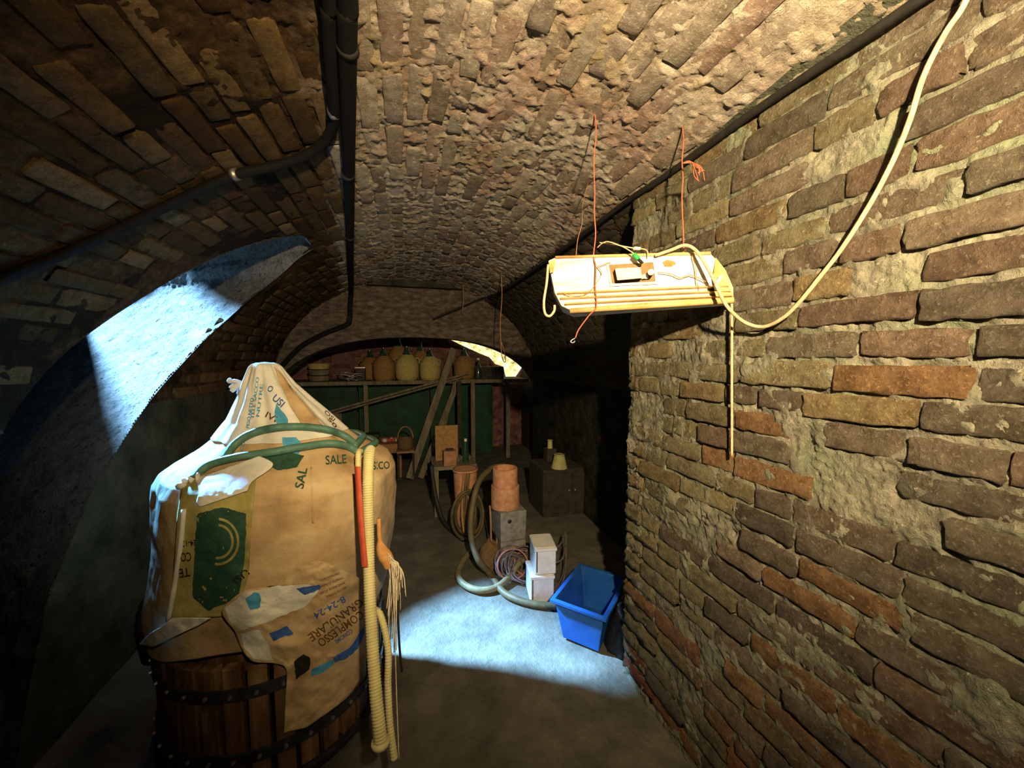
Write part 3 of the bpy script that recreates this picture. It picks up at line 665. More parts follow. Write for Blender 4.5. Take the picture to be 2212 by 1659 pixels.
q = fp(1242, 731, -.01); mb = MB(); tube(mb, spline([q, q+RT*-.008+UPV*-.004, q+RT*-.014+UPV*-.010, q+RT*-.006+UPV*-.014, q+RT*.0+UPV*-.008], 4), .002, 5); tag(out('wire_hook', mb, M['galv'], None, True), 'tiny bent wire hook at the dangling end of the red twine', 'hook')
# cord down the face of the wall
wirething('plumb_cord', [[onp(1581, y, 0, WX-.028) for y in (655, 700, 800, 900, 985)]], .0036, M['beigecable'], 'thin straight cord hanging plumb down the brick wall below the strip light', 'cord', 6)
a = vhit(1083, 592, 0); wirething('hanging_wire', [[a, a+[.005, 0, -.2], a+[-.01, 0, -.42], a+[-.005, 0, -.62], a+[.01, .01, -.74], a+[.035, .01, -.78], a+[.035, 0, -.72], a+[0, 0, -.60]]], .004, M['brownwire'], 'bare wire with a curled end hanging from the vault before the glowing panel', 'wire', 6)
a = vhit(1000, 615, 0); wirething('hanging_wire', [[a, a+[.005, 0, -.15], a+[-.01, 0, -.30]]], .0035, M['brownwire'], 'short faint wire hanging from the vault left of the curled wire', 'wire', 6)

# ---- the press and its wrappings
D0 = 1.45; FH = np.array([math.sin(YAW), math.cos(YAW), 0.0]); 
PROF = [(784, 560, 585), (787, 552, 594), (792, 547, 600), (830, 534, 626), (860, 527, 655), (900, 512, 695), (935, 484, 730), (960, 452, 762), (982, 418, 800), (998, 400, 830), (1020, 390, 843), (1080, 380, 843), (1150, 373, 833), (1220, 368, 820), (1300, 362, 808), (1350, 358, 803), (1400, 372, 800), (1480, 372, 800), (1700, 372, 800)]
pz = np.array([CP[2]+(773.6-p[0])/FPX*D0 for p in PROF]); pc = np.array([((p[1]+p[2])/2-IW/2)/FPX*D0 for p in PROF]); pw = np.array([(p[2]-p[1])/2/FPX*D0 for p in PROF])
o_ = np.argsort(pz); pz, pc, pw = pz[o_], pc[o_], pw[o_]
def fold(th, z):
    q = np.stack([np.cos(th)*2.2, np.sin(th)*2.2, z*5], -1); f = .045*fbm(q, 4, 71, .55)
    cone = np.clip((z-1.10)/.12, 0, 1); f = f+cone*(.05*np.sin(9*th+2.0*np.sin(z*9))+.03*np.sin(17*th+1.3))
    body = np.clip((1.10-z)/.1, 0, 1)*np.clip((z-.5)/.2, 0, 1); f = f+body*(.022*np.sin(5*th+z*6)+.012*np.sin(11*th-z*9)); return f
def rad(th, z):
    w_ = np.interp(z, pz, pw); return w_*(1+fold(th, z))
def psurf(th, z, off=0.0):
    r_ = rad(th, z)+off; c_ = np.interp(z, pz, pc)
    return CP[None]*np.array([1, 1, 0])+RT*(c_+r_*np.cos(th))[..., None]+FH*(D0-.94*r_*np.sin(th))[..., None]+np.array([0, 0, 1.0])*np.asarray(z)[..., None]
def phit(px, py, off=0.0):
    """where the sight line meets the wrapped press"""
    px = np.asarray(px, float); py = np.asarray(py, float)
    R = FW[None]+RT[None]*((px-IW/2)/FPX)[:, None]-UPV[None]*((py-IH/2)/FPX)[:, None]
    res = np.zeros((len(px), 3)); done = np.zeros(len(px), bool); best = np.full(len(px), 9.); bestp = np.zeros((len(px), 3))
    def gap(Q):
        lat = Q@RT; dep = Q@FH; z = Q[:, 2]; c_ = np.interp(z, pz, pc); du = (D0-dep)/.94; dl = lat-c_
        return np.hypot(du, dl)-(rad(np.arctan2(du, dl), z)+off)
    T = np.full(len(px), 1.5)
    for t in np.arange(.90, 1.72, .012):
        Q = CP[None]+R*t; g = gap(Q)
        hit = (g <= 0) & ~done; T[hit] = t; done |= hit
        b_ = (g < best) & ~done; best[b_] = g[b_]; bestp[b_] = Q[b_]
    lo, hi = T-.012, T.copy()
    for _ in range(6):
        md = (lo+hi)/2; i_ = gap(CP[None]+R*md[:, None]) <= 0; hi = np.where(i_, md, hi); lo = np.where(i_, lo, md)
    res = CP[None]+R*hi[:, None]
    res[~done] = bestp[~done]; return res
def patch(name, left, right, nr, nc, off, mat, parent, wav=0.0, seed=0, thick=.0025):
    """cloth patch lying on the wrapped press; left/right edges are surveyed polylines of equal length"""
    L = spline([(x, y, 0) for x, y in left], 6)[:, :2]; R = spline([(x, y, 0) for x, y in right], 6)[:, :2]
    i = np.linspace(0, len(L)-1, nr); L = np.stack([np.interp(i, np.arange(len(L)), L[:, k]) for k in (0, 1)], -1)
    i = np.linspace(0, len(R)-1, nr); R = np.stack([np.interp(i, np.arange(len(R)), R[:, k]) for k in (0, 1)], -1)
    t = np.linspace(0, 1, nc); G = L[:, None]*(1-t)[None, :, None]+R[:, None]*t[None, :, None]; g = G.reshape(-1, 2)
    P = phit(g[:, 0], g[:, 1], off)
    if wav:
        n = fbm(np.stack([g[:, 0]/45, g[:, 1]/45, g[:, 0]*0], -1), 4, seed, .55)*wav; v = P-CP; v /= np.linalg.norm(v, axis=1)[:, None]; P = P-v*n[:, None]
    o = link(name, mesh(name, P, gridfaces(nr, nc)), mat, parent)
    if thick: sm = o.modifiers.new('solidify', 'SOLIDIFY'); sm.thickness = thick; sm.offset = 0
    o['_g'] = 0; del o['_g']; return o
def surf_of(o):
    from mathutils.bvhtree import BVHTree
    me = o.data; bv = BVHTree.FromPolygons([v.co[:] for v in me.vertices], [p.vertices[:] for p in me.polygons])
    def f(px, py, off):
        res = np.zeros((len(px), 3)); miss = []
        for i, (x, y) in enumerate(zip(px, py)):
            r = ray(x, y); r = r/np.linalg.norm(r); h = bv.ray_cast(Vector(CP), Vector(r))
            if h[0] is None: miss.append(i)
            else: res[i] = np.array(h[0])-r*off
        if miss: miss = np.array(miss); res[miss] = phit(np.asarray(px)[miss], np.asarray(py)[miss], off)
        return res
    return f
def text2d(body, bold=.0):
    cu = bpy.data.curves.new('txt', 'FONT'); cu.body = body; cu.offset = bold; cu.resolution_u = 3
    o = bpy.data.objects.new('txt', cu); COL.objects.link(o); dg = bpy.context.evaluated_depsgraph_get(); dg.update()
    me = o.evaluated_get(dg).to_mesh(); V = np.array([v.co[:2] for v in me.vertices]); F = [tuple(p.vertices) for p in me.polygons]
    o.evaluated_get(dg).to_mesh_clear(); bpy.data.objects.remove(o); bpy.data.curves.remove(cu)
    V[:, 0] -= V[:, 0].min(); return V, F
def lettering(body, p0, p1, h, sf, mat, parent, off=.004, bold=.012, label=None):
    V, F = text2d(body, bold); p0 = np.array(p0, float); p1 = np.array(p1, float); u = p1-p0; L = np.linalg.norm(u); u /= L; v = np.array([u[1], -u[0]])
    q = p0+V[:, :1]/V[:, 0].max()*L*u+V[:, 1:]/.7*h*v
    o = link('lettering', mesh('lettering', sf(q[:, 0], q[:, 1], off), F), mat, parent)
    if label: o['label'] = label
    return o
def blotch(name, pts, sf, mat, parent, off=.003, label=None):
    """printed panel: a small triangulated fan grid inside a surveyed outline"""
    P = np.array(pts, float); Q = np.concatenate([P, P[:1]]); L = np.concatenate([[0], np.cumsum(np.linalg.norm(np.diff(Q, axis=0), axis=1))])
    n = max(16, int(L[-1]/7)); P = np.stack([np.interp(np.linspace(0, L[-1], n, endpoint=False), L, Q[:, k]) for k in (0, 1)], -1)
    P = P+np.stack([vnoise(np.stack([P[:, 0]/6, P[:, 1]/6, P[:, 0]*0+k*9], -1), 3) for k in (0, 1)], -1)*1.6
    c = P.mean(0); g = [c]; K = 8
    for k in range(1, K+1): g += list(c+(P-c)*k/K)
    g = np.array(g); F = [(0, 1+i, 1+(i+1) % n) for i in range(n)]
    for a_ in range(K-1): F += [(1+a_*n+i, 1+(a_+1)*n+i, 1+(a_+1)*n+(i+1) % n, 1+a_*n+(i+1) % n) for i in range(n)]
    o = link(name, mesh(name, sf(g[:, 0], g[:, 1], off), F), mat, parent)
    if label: o['label'] = label
    return o
# main kraft wrapping, all the way round
nth, nzz = 200, 150
th = np.linspace(0, 2*math.pi, nth, endpoint=False); zz = np.linspace(.56, 1.20, nzz); TH, ZZ = np.meshgrid(th, zz, indexing='ij')
ZZ2 = ZZ-(1-(ZZ-.56)/.64)*.06*(.5+.5*np.sin(3*TH+.7))
o = link('paper_sack', mesh('paper_sack', psurf(TH, ZZ2).reshape(-1, 3), gridfaces(nth, nzz, True)), M['kraft']); sackB = o
sm = o.modifiers.new('solidify', 'SOLIDIFY'); sm.thickness = .003; sm.offset = 0
tag(o, 'big kraft paper salt sack wrapped round the body of the covered press', 'sack')
_sB = surf_of(sackB); sfB = lambda x, y, off: _sB(x, y, off+.003)
lettering('SALE', (704, 1003), (749, 1000), 19, sfB, M['inkgreen'], sackB, label='dark green SALE lettering')
lettering('SAL', (655, 1056), (664, 1012), 19, sfB, M['inkgreen'], sackB, label='second SALE lettering, tilted')
lettering('P', (765, 1002), (774, 1006), 17, sfB, M['inkgreen'], sackB)
lettering('SICO', (806, 1014), (842, 1012), 16, sfB, M['inkgreen'], sackB, label='end of a green word on the right shoulder')
# seam and crease standing proud
for p, r_ in (([(530, 1000), (527, 1060), (530, 1130), (534, 1200)], .005), ([(672, 1010), (674, 1070), (676, 1130)], .003)):
    mb = MB(); q = spline([(x, y, 0) for x, y in p], 6); tube(mb, phit(q[:, 0], q[:, 1], .001), r_, 6); out('crease', mb, M['kraft'], sackB, True)
# cone-shaped sack on the screw
zz = np.linspace(1.165, pz[-1], 110); TH, ZZ = np.meshgrid(th, zz, indexing='ij')
P = psurf(TH, ZZ, .006); o = link('paper_sack', mesh('paper_sack', P.reshape(-1, 3), gridfaces(nth, 110, True)), M['whitepaper']); sackA = o
sm = o.modifiers.new('solidify', 'SOLIDIFY'); sm.thickness = .003; sm.offset = 0
tag(o, 'pleated white and brown sack drawn to a blunt point over the press screw', 'sack')
tp = psurf(th, np.full_like(th, pz[-1]), .006); mb = MB(); add(mb, list(tp)+[tp.mean(0)+[0, 0, .004]], [(i, (i+1) % nth, nth) for i in range(nth)]); out('tied_top', mb, M['whitepaper'], sackA, True)
_sA = surf_of(sackA); sfA = lambda x, y, off: _sA(x, y, off+.003)
blotch('brown_panel', [(590, 790), (604, 800), (640, 850), (690, 905), (722, 935), (690, 935), (655, 925), (628, 880), (605, 830)], sfA, M['kraft'], sackA, .003, 'bare brown side of the cone')
blotch('blue_panel', [(596, 872), (622, 905), (626, 922), (600, 925), (592, 895)], sfA, M['inkcyan'], sackA, .003)
blotch('blue_panel', [(610, 945), (640, 945), (655, 965), (640, 985), (612, 975)], sfA, M['inkcyan'], sackA, .003)
lettering('USI', (587, 862), (607, 880), 15, sfA, M['inkblue'], sackA, label='blue lettering on the cone')
lettering('O', (576, 842), (585, 848), 13, sfA, M['inkblue'], sackA)
lettering('IVI', (572, 900), (594, 912), 13, sfA, M['inkbrown'], sackA)
for x0, y0, x1, y1, t in ((548, 905, 560, 815, 'TELE SACCO'), (538, 925, 548, 860, 'PESO NETTO'), (560, 900, 569, 830, 'NUTRE'), (524, 975, 536, 935, 'CONT'), (700, 890, 720, 910, 'OSI'), (707, 905, 724, 925, '50')):
    lettering(t, (x0, y0), (x1, y1), 7, sfA, M['inkcyan'] if x0 < 600 else M['inkbrown'], sackA)
blotch('green_panel', [(560, 985), (620, 975), (658, 985), (640, 1010), (600, 1016)], sfB, M['inkgreen'], sackB, .004)
# knotted corner sticking out left of the cone
mb = MB()
for k in range(5):
    a = psurf(np.array([2.9]), np.array([1.345]), .0)[0]; b = a+RT*(-.03-.018*k/4)+UPV*(.012*k-.03)+FH*rng.uniform(-.02, .02)
    tube(mb, spline([a, (a+b)/2+UPV*.008, b, b+UPV*(.012)+RT*.006], 4), [.012-.0006*j for j in range(13)], 7)
out('knotted_corner', mb, M['whitepaper'], sackA, True)
# ochre fertiliser sack over the left shoulder
o = patch('fertiliser_sack', [(408, 1030), (392, 1060), (383, 1120), (378, 1190), (372, 1260), (364, 1340)], [(560, 1000), (552, 1040), (545, 1110), (540, 1180), (534, 1250), (500, 1330)], 70, 50, .012, M['yellowpaper'], None, .010, 81)
tag(o, 'ochre and dark green fertiliser sack hanging over the left shoulder of the press', 'sack'); sackC = o; sfC = surf_of(o)
lettering('24-12', (424, 1166), (392, 1168), 14, sfC, M['inkblack'], sackC, label='black figures printed upside down'); lettering('CO', (412, 1193), (389, 1195), 19, sfC, M['inkblack'], sackC); lettering('TE', (408, 1226), (385, 1230), 19, sfC, M['inkblack'], sackC); lettering('USI', (530, 1228), (502, 1252), 15, sfC, M['inkblack'], sackC)
blotch('dark_field', [(425, 1110), (480, 1095), (532, 1110), (530, 1200), (515, 1290), (450, 1320), (415, 1290), (420, 1200)], sfC, M['inkgreen'], sackC, .003)
for rr in (30, 42):
    aa = np.linspace(-1.5, 1.7, 16); q0 = [(470+rr*math.cos(t), 1170+rr*1.1*math.sin(t)) for t in aa]; q1 = [(470+(rr+5)*math.cos(t), 1170+(rr+5)*1.1*math.sin(t)) for t in aa]
    g = np.array(q0+q1); o = link('ring_emblem', mesh('ring_emblem', sfC(g[:, 0], g[:, 1], .006), [(i, i+1, 17+i, 16+i) for i in range(15)]), M['yellowpaper'], sackC)
mb = MB(); q = spline([(398, 1100, 0), (390, 1180, 0), (378, 1260, 0), (364, 1340, 0)], 6); tube(mb, phit(q[:, 0], q[:, 1], .014), .007, 7); out('folded_edge', mb, M['whitepaper'], sackC, True)
# pale snow-white dusty sack showing on the left shoulder
o = patch('plastic_sheet', [(420, 1035), (430, 1060), (425, 1085), (432, 1095)], [(560, 985), (590, 1005), (545, 1040), (534, 1060)], 26, 46, .020, M['whitepaper'], None, .012, 87)
tag(o, 'crumpled white plastic sheet lying on the left shoulder of the press', 'plastic sheet')
for p in ([(432, 1030), (415, 1035), (398, 1042), (390, 1055)], ):
    mb = MB(); q = spline([(x, y, 0) for x, y in p], 6); tube(mb, phit(q[:, 0], q[:, 1], .018), [.010+.006*math.sin(k*1.3) for k in range(len(q))], 8); out('twisted_corner', mb, M['whitepaper'], o, True)
# front fertiliser sack, upside down
o = patch('fertiliser_sack', [(690, 1211), (640, 1226), (600, 1262), (530, 1275), (487, 1308), (480, 1330), (505, 1362), (522, 1400), (545, 1428), (590, 1432), (618, 1445), (617, 1500), (615, 1545), (614, 1583)], [(715, 1216), (745, 1232), (775, 1248), (789, 1258), (790, 1285), (792, 1310), (794, 1335), (795, 1360), (796, 1390), (792, 1420), (782, 1450), (772, 1478), (740, 1515), (660, 1572)], 90, 60, .028, M['kraft'], None, .022, 91)
tag(o, 'crumpled kraft fertiliser sack with upside down print slung over the front of the press', 'sack'); sackD = o; sfD = surf_of(o)
blotch('white_flap', [(486, 1312), (530, 1280), (600, 1266), (668, 1262), (690, 1275), (660, 1310), (610, 1330), (575, 1345), (520, 1362), (495, 1342)], sfD, M['whitepaper'], sackD, .004, 'dusty white end of the sack')
blotch('white_flap', [(520, 1368), (560, 1360), (580, 1395), (590, 1428), (548, 1424), (528, 1400)], sfD, M['whitepaper'], sackD, .004)
blotch('blue_panel', [(530, 1292), (552, 1278), (565, 1286), (562, 1312), (540, 1318)], sfD, M['inkcyan'], sackD, .006); blotch('blue_panel', [(640, 1272), (690, 1262), (694, 1272), (655, 1285)], sfD, M['inkblue'], sackD, .006)
blotch('blue_panel', [(582, 1368), (620, 1352), (636, 1370), (610, 1376), (590, 1386)], sfD, M['inkblue'], sackD, .005)
blotch('blue_band', [(720, 1420), (750, 1405), (768, 1385), (786, 1352), (788, 1368), (772, 1402), (752, 1422), (722, 1432)], sfD, M['inkblue'], sackD, .004, 'blue printed band'); blotch('blue_band', [(672, 1446), (720, 1424), (722, 1436), (690, 1455), (670, 1462)], sfD, M['inkcyan'], sackD, .004)
blotch('dark_stain', [(635, 1430), (655, 1412), (672, 1420), (668, 1445), (640, 1470)], sfD, M['inkblack'], sackD, .005)
for t, a_, b_, h, mt in (('CONCIME', (758, 1358), (722, 1384), 9, 'inkblue'), ('COMPLESSO', (778, 1318), (684, 1384), 18, 'inkbrown'), ('GRANULARE', (777, 1292), (664, 1372), 18, 'inkbrown'), ('8-24-24', (742, 1287), (676, 1326), 14, 'inkblue'), ('AZOTO TOTALE', (748, 1266), (704, 1288), 5, 'inkbrown'), ('ANIDRIDE FOSF', (745, 1256), (690, 1280), 5, 'inkbrown'), ('OSSIDO DI POT', (742, 1246), (692, 1264), 4, 'inkbrown'), ('CONTENUTO NETTO', (733, 1236), (690, 1252), 4, 'inkbrown')):
    lettering(t, a_, b_, h, sfD, M[mt], sackD, .004, .012, 'upside down lettering' if h > 10 else None)
# green hose wound twice round the neck
def ringpath(pts, off, th0, th1, z0, z1):
    q = spline([(x, y, 0) for x, y in pts], 6); A = phit(q[:, 0], q[:, 1], off)
    t = np.linspace(th0, th1, 14); zb = np.linspace(z0, z1, 14); B = psurf(t, zb, off); return np.concatenate([A, B])
a = ringpath([(486, 990), (505, 962), (540, 938), (590, 925), (650, 922), (705, 928), (745, 942), (768, 962)], .022, -.25, -math.pi+.35, 1.13, 1.09)
b = ringpath([(418, 1034), (450, 1005), (510, 988), (580, 978), (650, 966), (710, 958), (750, 964), (776, 978)], .022, -.3, -math.pi+.3, 1.10, 1.05)
wirething('garden_hose', [a, b], .0135, M['hosegreen'], 'green hose wound in two turns round the neck of the covered press', 'hose', 10, n=3)
# yellow ribbed hoses on the right flank
def ribbed(P, r, pitch):
    q = spline(P, 24); L = np.concatenate([[0], np.cumsum(np.linalg.norm(np.diff(q, axis=0), axis=1))]); n = int(L[-1]/pitch*4); s_ = np.linspace(0, L[-1], n)
    q = np.stack([np.interp(s_, L, q[:, k]) for k in range(3)], -1); mb = MB(); tube(mb, q, r*(1+.07*np.array([0, 1, 0, -1])[np.arange(n) % 4]), 12); return mb
def rf(px, py, d): return at(px, py, d)
P = [rf(800, 972, 1.30), rf(797, 985, 1.24), rf(795, 1040, 1.20), rf(796, 1150, 1.18), rf(798, 1260, 1.14), rf(805, 1400, 1.08), rf(812, 1500, 1.04), rf(818, 1560, 1.02), rf(822, 1600, 1.01)]
o = out('ribbed_hose', ribbed(P, .0165, .0075), M['hoserib'], None, True); tag(o, 'long pale yellow ribbed hose standing against the right flank of the press', 'hose')
mb = MB(); q = P[-1]; tube(mb, [q+RT*.0, q+UPV*-.012], .024, 14); out('hose_end', mb, M['hoserib'], o, True)
P = [rf(778, 975, 1.34), rf(774, 985, 1.30), rf(776, 1060, 1.26), rf(785, 1180, 1.22), rf(800, 1300, 1.20), rf(822, 1330, 1.17), rf(838, 1400, 1.14), rf(838, 1480, 1.12), rf(842, 1560, 1.10), rf(852, 1640, 1.08)]
o = out('ribbed_hose', ribbed(P, .010, .008), M['hoserib'], None, True); tag(o, 'second thinner ribbed hose tucked behind the long one beside the straw whisk', 'hose')
mb = MB(); q = [rf(772, 1008, 1.19), rf(776, 1080, 1.165), rf(781, 1150, 1.15), rf(788, 1225, 1.13)]; wv = RT*.009
add(mb, [p-wv for p in q]+[p+wv for p in q]+[p-wv+FH*.003 for p in q]+[p+wv+FH*.003 for p in q], [(i, i+1, 5+i, 4+i) for i in range(3)]+[(8+i, 12+i, 13+i, 9+i) for i in range(3)]+[(i, 8+i, 9+i, i+1) for i in range(3)]+[(4+i, 5+i, 13+i, 12+i) for i in range(3)])
tag(out('strap', mb, M['redstrap'], None, True), 'flat red strap running down beside the ribbed hose', 'strap')
# straw whisk hanging on the right
root = empty('straw_whisk'); tag(root, 'whisk of pale straw with orange binding hanging right of the ribbed hose', 'brush')
mb = MB(); a = rf(822, 1178, 1.25); b = rf(838, 1212, 1.24); tube(mb, spline([rf(818, 1120, 1.26), a, b, rf(842, 1222, 1.24)], 5), [.007]*5+[.014, .018, .021, .023, .022, .021]+[.02]*5, 10); out('binding', mb, M['binding'], root, True)
for k in range(4):
    mb = MB()
    for j in range(13):
        f_ = rng.random(); x1 = 832+f_*44+rng.uniform(-4, 4); ln = rng.uniform(70, 200) if f_ < .5 else rng.uniform(20, 110)
        s0 = rf(832+rng.uniform(0, 14), 1195+rng.uniform(0, 22), 1.24+rng.uniform(-.02, .02)); e0 = rf(x1, 1215+ln, 1.24+rng.uniform(-.05, .05)); mid = rf((838+x1)/2+6*f_+5, 1205+ln*.42, 1.23)
        tube(mb, spline([s0, mid, e0], 5), .0017, 4)
    out('bristles', mb, M['raffia'], root, True)
wirething('cord_end', [[rf(858, 1300, 1.22), rf(862, 1380, 1.2), rf(864, 1410, 1.2), rf(868, 1450, 1.2)]], .004, M['blackcable'], 'short dark cord end poking out below the straw whisk', 'cord')
wirething('straw_string', [[rf(846, 1215, 1.2), rf(852, 1330, 1.18), rf(856, 1480, 1.16), rf(862, 1640, 1.12)]], .0016, M['raffia'], 'single pale string dropping from the whisk to the floor', 'string')
# the press itself: slatted basket
Cb = CP*np.array([1, 1, 0])+RT*((586-IW/2)/FPX*D0)+FH*D0
root = empty('wine_press', (Cb[0], Cb[1], 0)); tag(root, 'old wooden wine press with slatted basket and iron hoops under the sacks', 'press')
NS = 34; RB = .355
for k in range(NS):
    t = 2*math.pi*k/NS; mb = MB(); box(mb, (RB*math.cos(t), RB*math.sin(t), .31), (.030, .052, .40), rz3(t), .0015); out('slat', mb, M['slat'], root, False, .003)
for z in (.22, .43):
    mb = MB(); lathe(mb, [(RB+.016, z-.018), (RB+.024, z-.018), (RB+.024, z+.018), (RB+.016, z+.018), (RB+.016, z-.018)], seg=64, cap=False); h = smooth_ang(out('hoop', mb, M['dullsteel'], root))
    for k in range(NS):
        t = 2*math.pi*k/NS; mb = MB(); tube(mb, [((RB+.022)*math.cos(t), (RB+.022)*math.sin(t), z), ((RB+.031)*math.cos(t), (RB+.031)*math.sin(t), z)], .006, 6); out('bolt', mb, M['galv'], h)
mb = MB(); lathe(mb, [(.02, .085), (.385, .085), (.40, .12), (.385, .12), (.375, .105), (.02, .105)], seg=48); smooth_ang(out('tray', mb, M['dullsteel'], root))
for k in range(3):
    t = 2*math.pi*k/3+.5; mb = MB(); box(mb, (.34*math.cos(t), .34*math.sin(t), .045), (.07, .06, .09), rz3(t)); out('foot', mb, M['dullsteel'], root, False, .004)
mb = MB(); lathe(mb, [(.02, .46), (.32, .46), (.32, .56), (.02, .56)], seg=32); out('press_plate', mb, M['slat'], root)
mb = MB(); tube(mb, [(-.02, 0, .56), (-.045, 0, 1.36)], .03, 12); out('screw', mb, M['dullsteel'], root, True)
mb = MB(); box(mb, (-.03, 0, 1.02), (.3, .12, .14), rz3(-YAW)); out('press_head', mb, M['dullsteel'], root, False, .02)
# scraps left of the press
o = out('corrugated_hose', ribbed([rf(372, 1262, 1.62), rf(345, 1275, 1.60), rf(325, 1305, 1.58), rf(316, 1340, 1.56), rf(318, 1375, 1.55), rf(330, 1420, 1.6)], .034, .03), M['darkgrey'], None, True); tag(o, 'grey corrugated hose bend showing left of the press', 'hose')
o = patch('plastic_sheet', [(372, 1335), (350, 1352), (322, 1370), (300, 1392)], [(455, 1335), (430, 1350), (395, 1366), (330, 1398)], 20, 20, .03, M['whitepaper'], None, .02, 95); tag(o, 'torn white plastic scrap trailing off the left rim of the press', 'plastic sheet')

# ---- floor things on the right
# blue tub
A_ = onfloor(1216, 1380); B_ = onfloor(1293, 1412); A_[2] = B_[2] = .008; u = B_-A_; Lw = np.linalg.norm(u[:2]); u = u/np.linalg.norm(u); v = np.array([-u[1], u[0], 0]); dp = .30; hgt = .215
def tubq(o_, z): 
    c = A_+u*Lw/2+v*dp/2; return [c+u*sx*(Lw/2+o_)+v*sy*(dp/2+o_)+np.array([0, 0, z]) for sx, sy in ((-1, -1), (1, -1), (1, 1), (-1, 1))]
lay = [tubq(0, 0), tubq(.034, hgt), tubq(.050, hgt), tubq(.050, hgt-.016), tubq(.040, hgt-.016)]
ins = [tubq(.028, hgt), tubq(-.008, .012)]
mb = MB(); V = lay[0]+lay[1]; add(mb, tubq(0, 0)+tubq(.034, hgt)+tubq(.028, hgt)+tubq(-.006, .010), [(3, 2, 1, 0), (12, 13, 14, 15)]+[(k*4+i, k*4+(i+1) % 4, k*4+4+(i+1) % 4, k*4+4+i) for k in range(3) for i in range(4)])
o = out('plastic_tub', mb, M['bluetub'], None, False, .006); tag(o, 'blue rectangular plastic tub standing on the floor at the end of the partition', 'tub')
mb = MB(); add(mb, tubq(.030, hgt-.014)+tubq(.052, hgt-.014)+tubq(.052, hgt+.003)+tubq(.030, hgt+.003), [(k*4+i, k*4+(i+1) % 4, (k*4+4+(i+1) % 4) % 16, (k*4+4+i) % 16) for k in range(4) for i in range(4)]); out('rim', mb, M['bluetub'], o, False, .003)
# black refuse bag
c = onfloor(1345, 1460); mb = MB(); n1, n2 = 28, 16
tt, pp = np.meshgrid(np.linspace(0, 2*math.pi, n1, endpoint=False), np.linspace(0, math.pi/2, n2), indexing='ij'); r_ = 1+.22*fbm(np.stack([np.cos(tt)*2, np.sin(tt)*2, pp*2], -1), 4, 33)
c = np.array([1.04, 1.59, 0]); V = np.stack([c[0]+.085*r_*np.cos(tt)*np.cos(pp), c[1]+.085*r_*np.sin(tt)*np.cos(pp), .22*r_*np.sin(pp)], -1); o = link('refuse_bag', mesh('refuse_bag', V.reshape(-1, 3), gridfaces(n1, n2, True)), M['bag']); tag(o, 'slumped black refuse bag in the shadow behind the end of the partition', 'bag')
# two white metal boxes
def wbox(px0, px1, y0, y1, base, name, lab, grp, dz):
    a = onfloor(px0, base); b = onfloor(px1, base); d = (a@FW-CP@FW); w_ = (px1-px0)/FPX*d; h = (y1-y0)/FPX*d
    root = empty(name, (a[0]+w_/2*RT[0], a[1]+w_/2*RT[1]+.09, dz)); root.rotation_euler[2] = -YAW+.12
    mb = MB(); box(mb, (0, 0, h/2), (w_, .18, h)); out('body', mb, M['whitebox'], root, False, .006)
    mb = MB(); box(mb, (0, -.005, h-.012), (w_+.008, .19, .018)); out('lid', mb, M['whitebox'], root, False, .003)
    mb = MB(); box(mb, (-w_/2+.012, -.091, h/2), (.006, .004, h*.8)); out('seam', mb, M['darkgrey'], root)
    tag(root, lab, 'box', grp); return h
h = wbox(1151, 1202, 1240, 1302, 1302, 'metal_box', 'lower white metal box of the pair beside the cable tangle', 'white metal boxes', .0)
wbox(1160, 1206, 1180, 1240, 1300, 'metal_box', 'upper white metal box standing on another by the cable tangle', 'white metal boxes', h)
# concrete block pile with terracotta pipes
c = onfloor(1112, 1232); rz = -YAW+.25
root = empty('concrete_block', (c[0], c[1]+.12, 0), rz); tag(root, 'grey concrete block on the floor carrying the hollow block', 'block'); mb = MB(); box(mb, (0, 0, .10), (.18, .22, .20), None, .004); out('body', mb, M['block'], root, False, .008)
root = empty('concrete_block', (c[0]-.01, c[1]+.13, .2), rz+.1); tag(root, 'grey hollow block with a round hole under the terracotta pots', 'block'); mb = MB(); box(mb, (0, 0, .10), (.19, .22, .20), None, .004); out('body', mb, M['block'], root, False, .008)
mb = MB(); tube(mb, [(-.03, -.113, .14), (-.03, -.10, .14)], .014, 12); out('hole', mb, M['darkgrey'], root, True)
cx, cy = c[0]-.03, c[1]+.14
for z0, r_, h, lab in ((.40, .100, .155, 'lower wider terracotta pot standing on the hollow block'), (.555, .088, .125, 'upper terracotta pot stacked upside down on the other')):
    mb = MB(); lathe(mb, [(r_-.012, 0), (r_, 0), (r_, h-.004), (r_-.004, h), (r_-.014, h), (r_-.014, .012), (.01, .012)], (cx, cy, z0), 40); o = smooth_ang(out('terracotta_pot', mb, M['terracotta'])); tag(o, lab, 'pot', 'stacked terracotta pots')
# pale sticks beside the pots
for k, (x0, y0, x1, y1) in enumerate(((1058, 1092, 1062, 1160), (1072, 1098, 1074, 1165), (1082, 1098, 1086, 1175))):
    q = onfloor(x1, 1218); d = (q-CP)@FW; o = wirething('stick', [[at(x0, y0, d), at((x0+x1)/2, (y0+y1)/2, d), q+[0, 0, .0]]], .007, M['woodwarm'], ('leftmost pale stick leaning by the terracotta pots', 'middle pale stick leaning by the terracotta pots', 'pale stick touching the hollow block')[k], 'stick', 6, 'sticks by the pots')
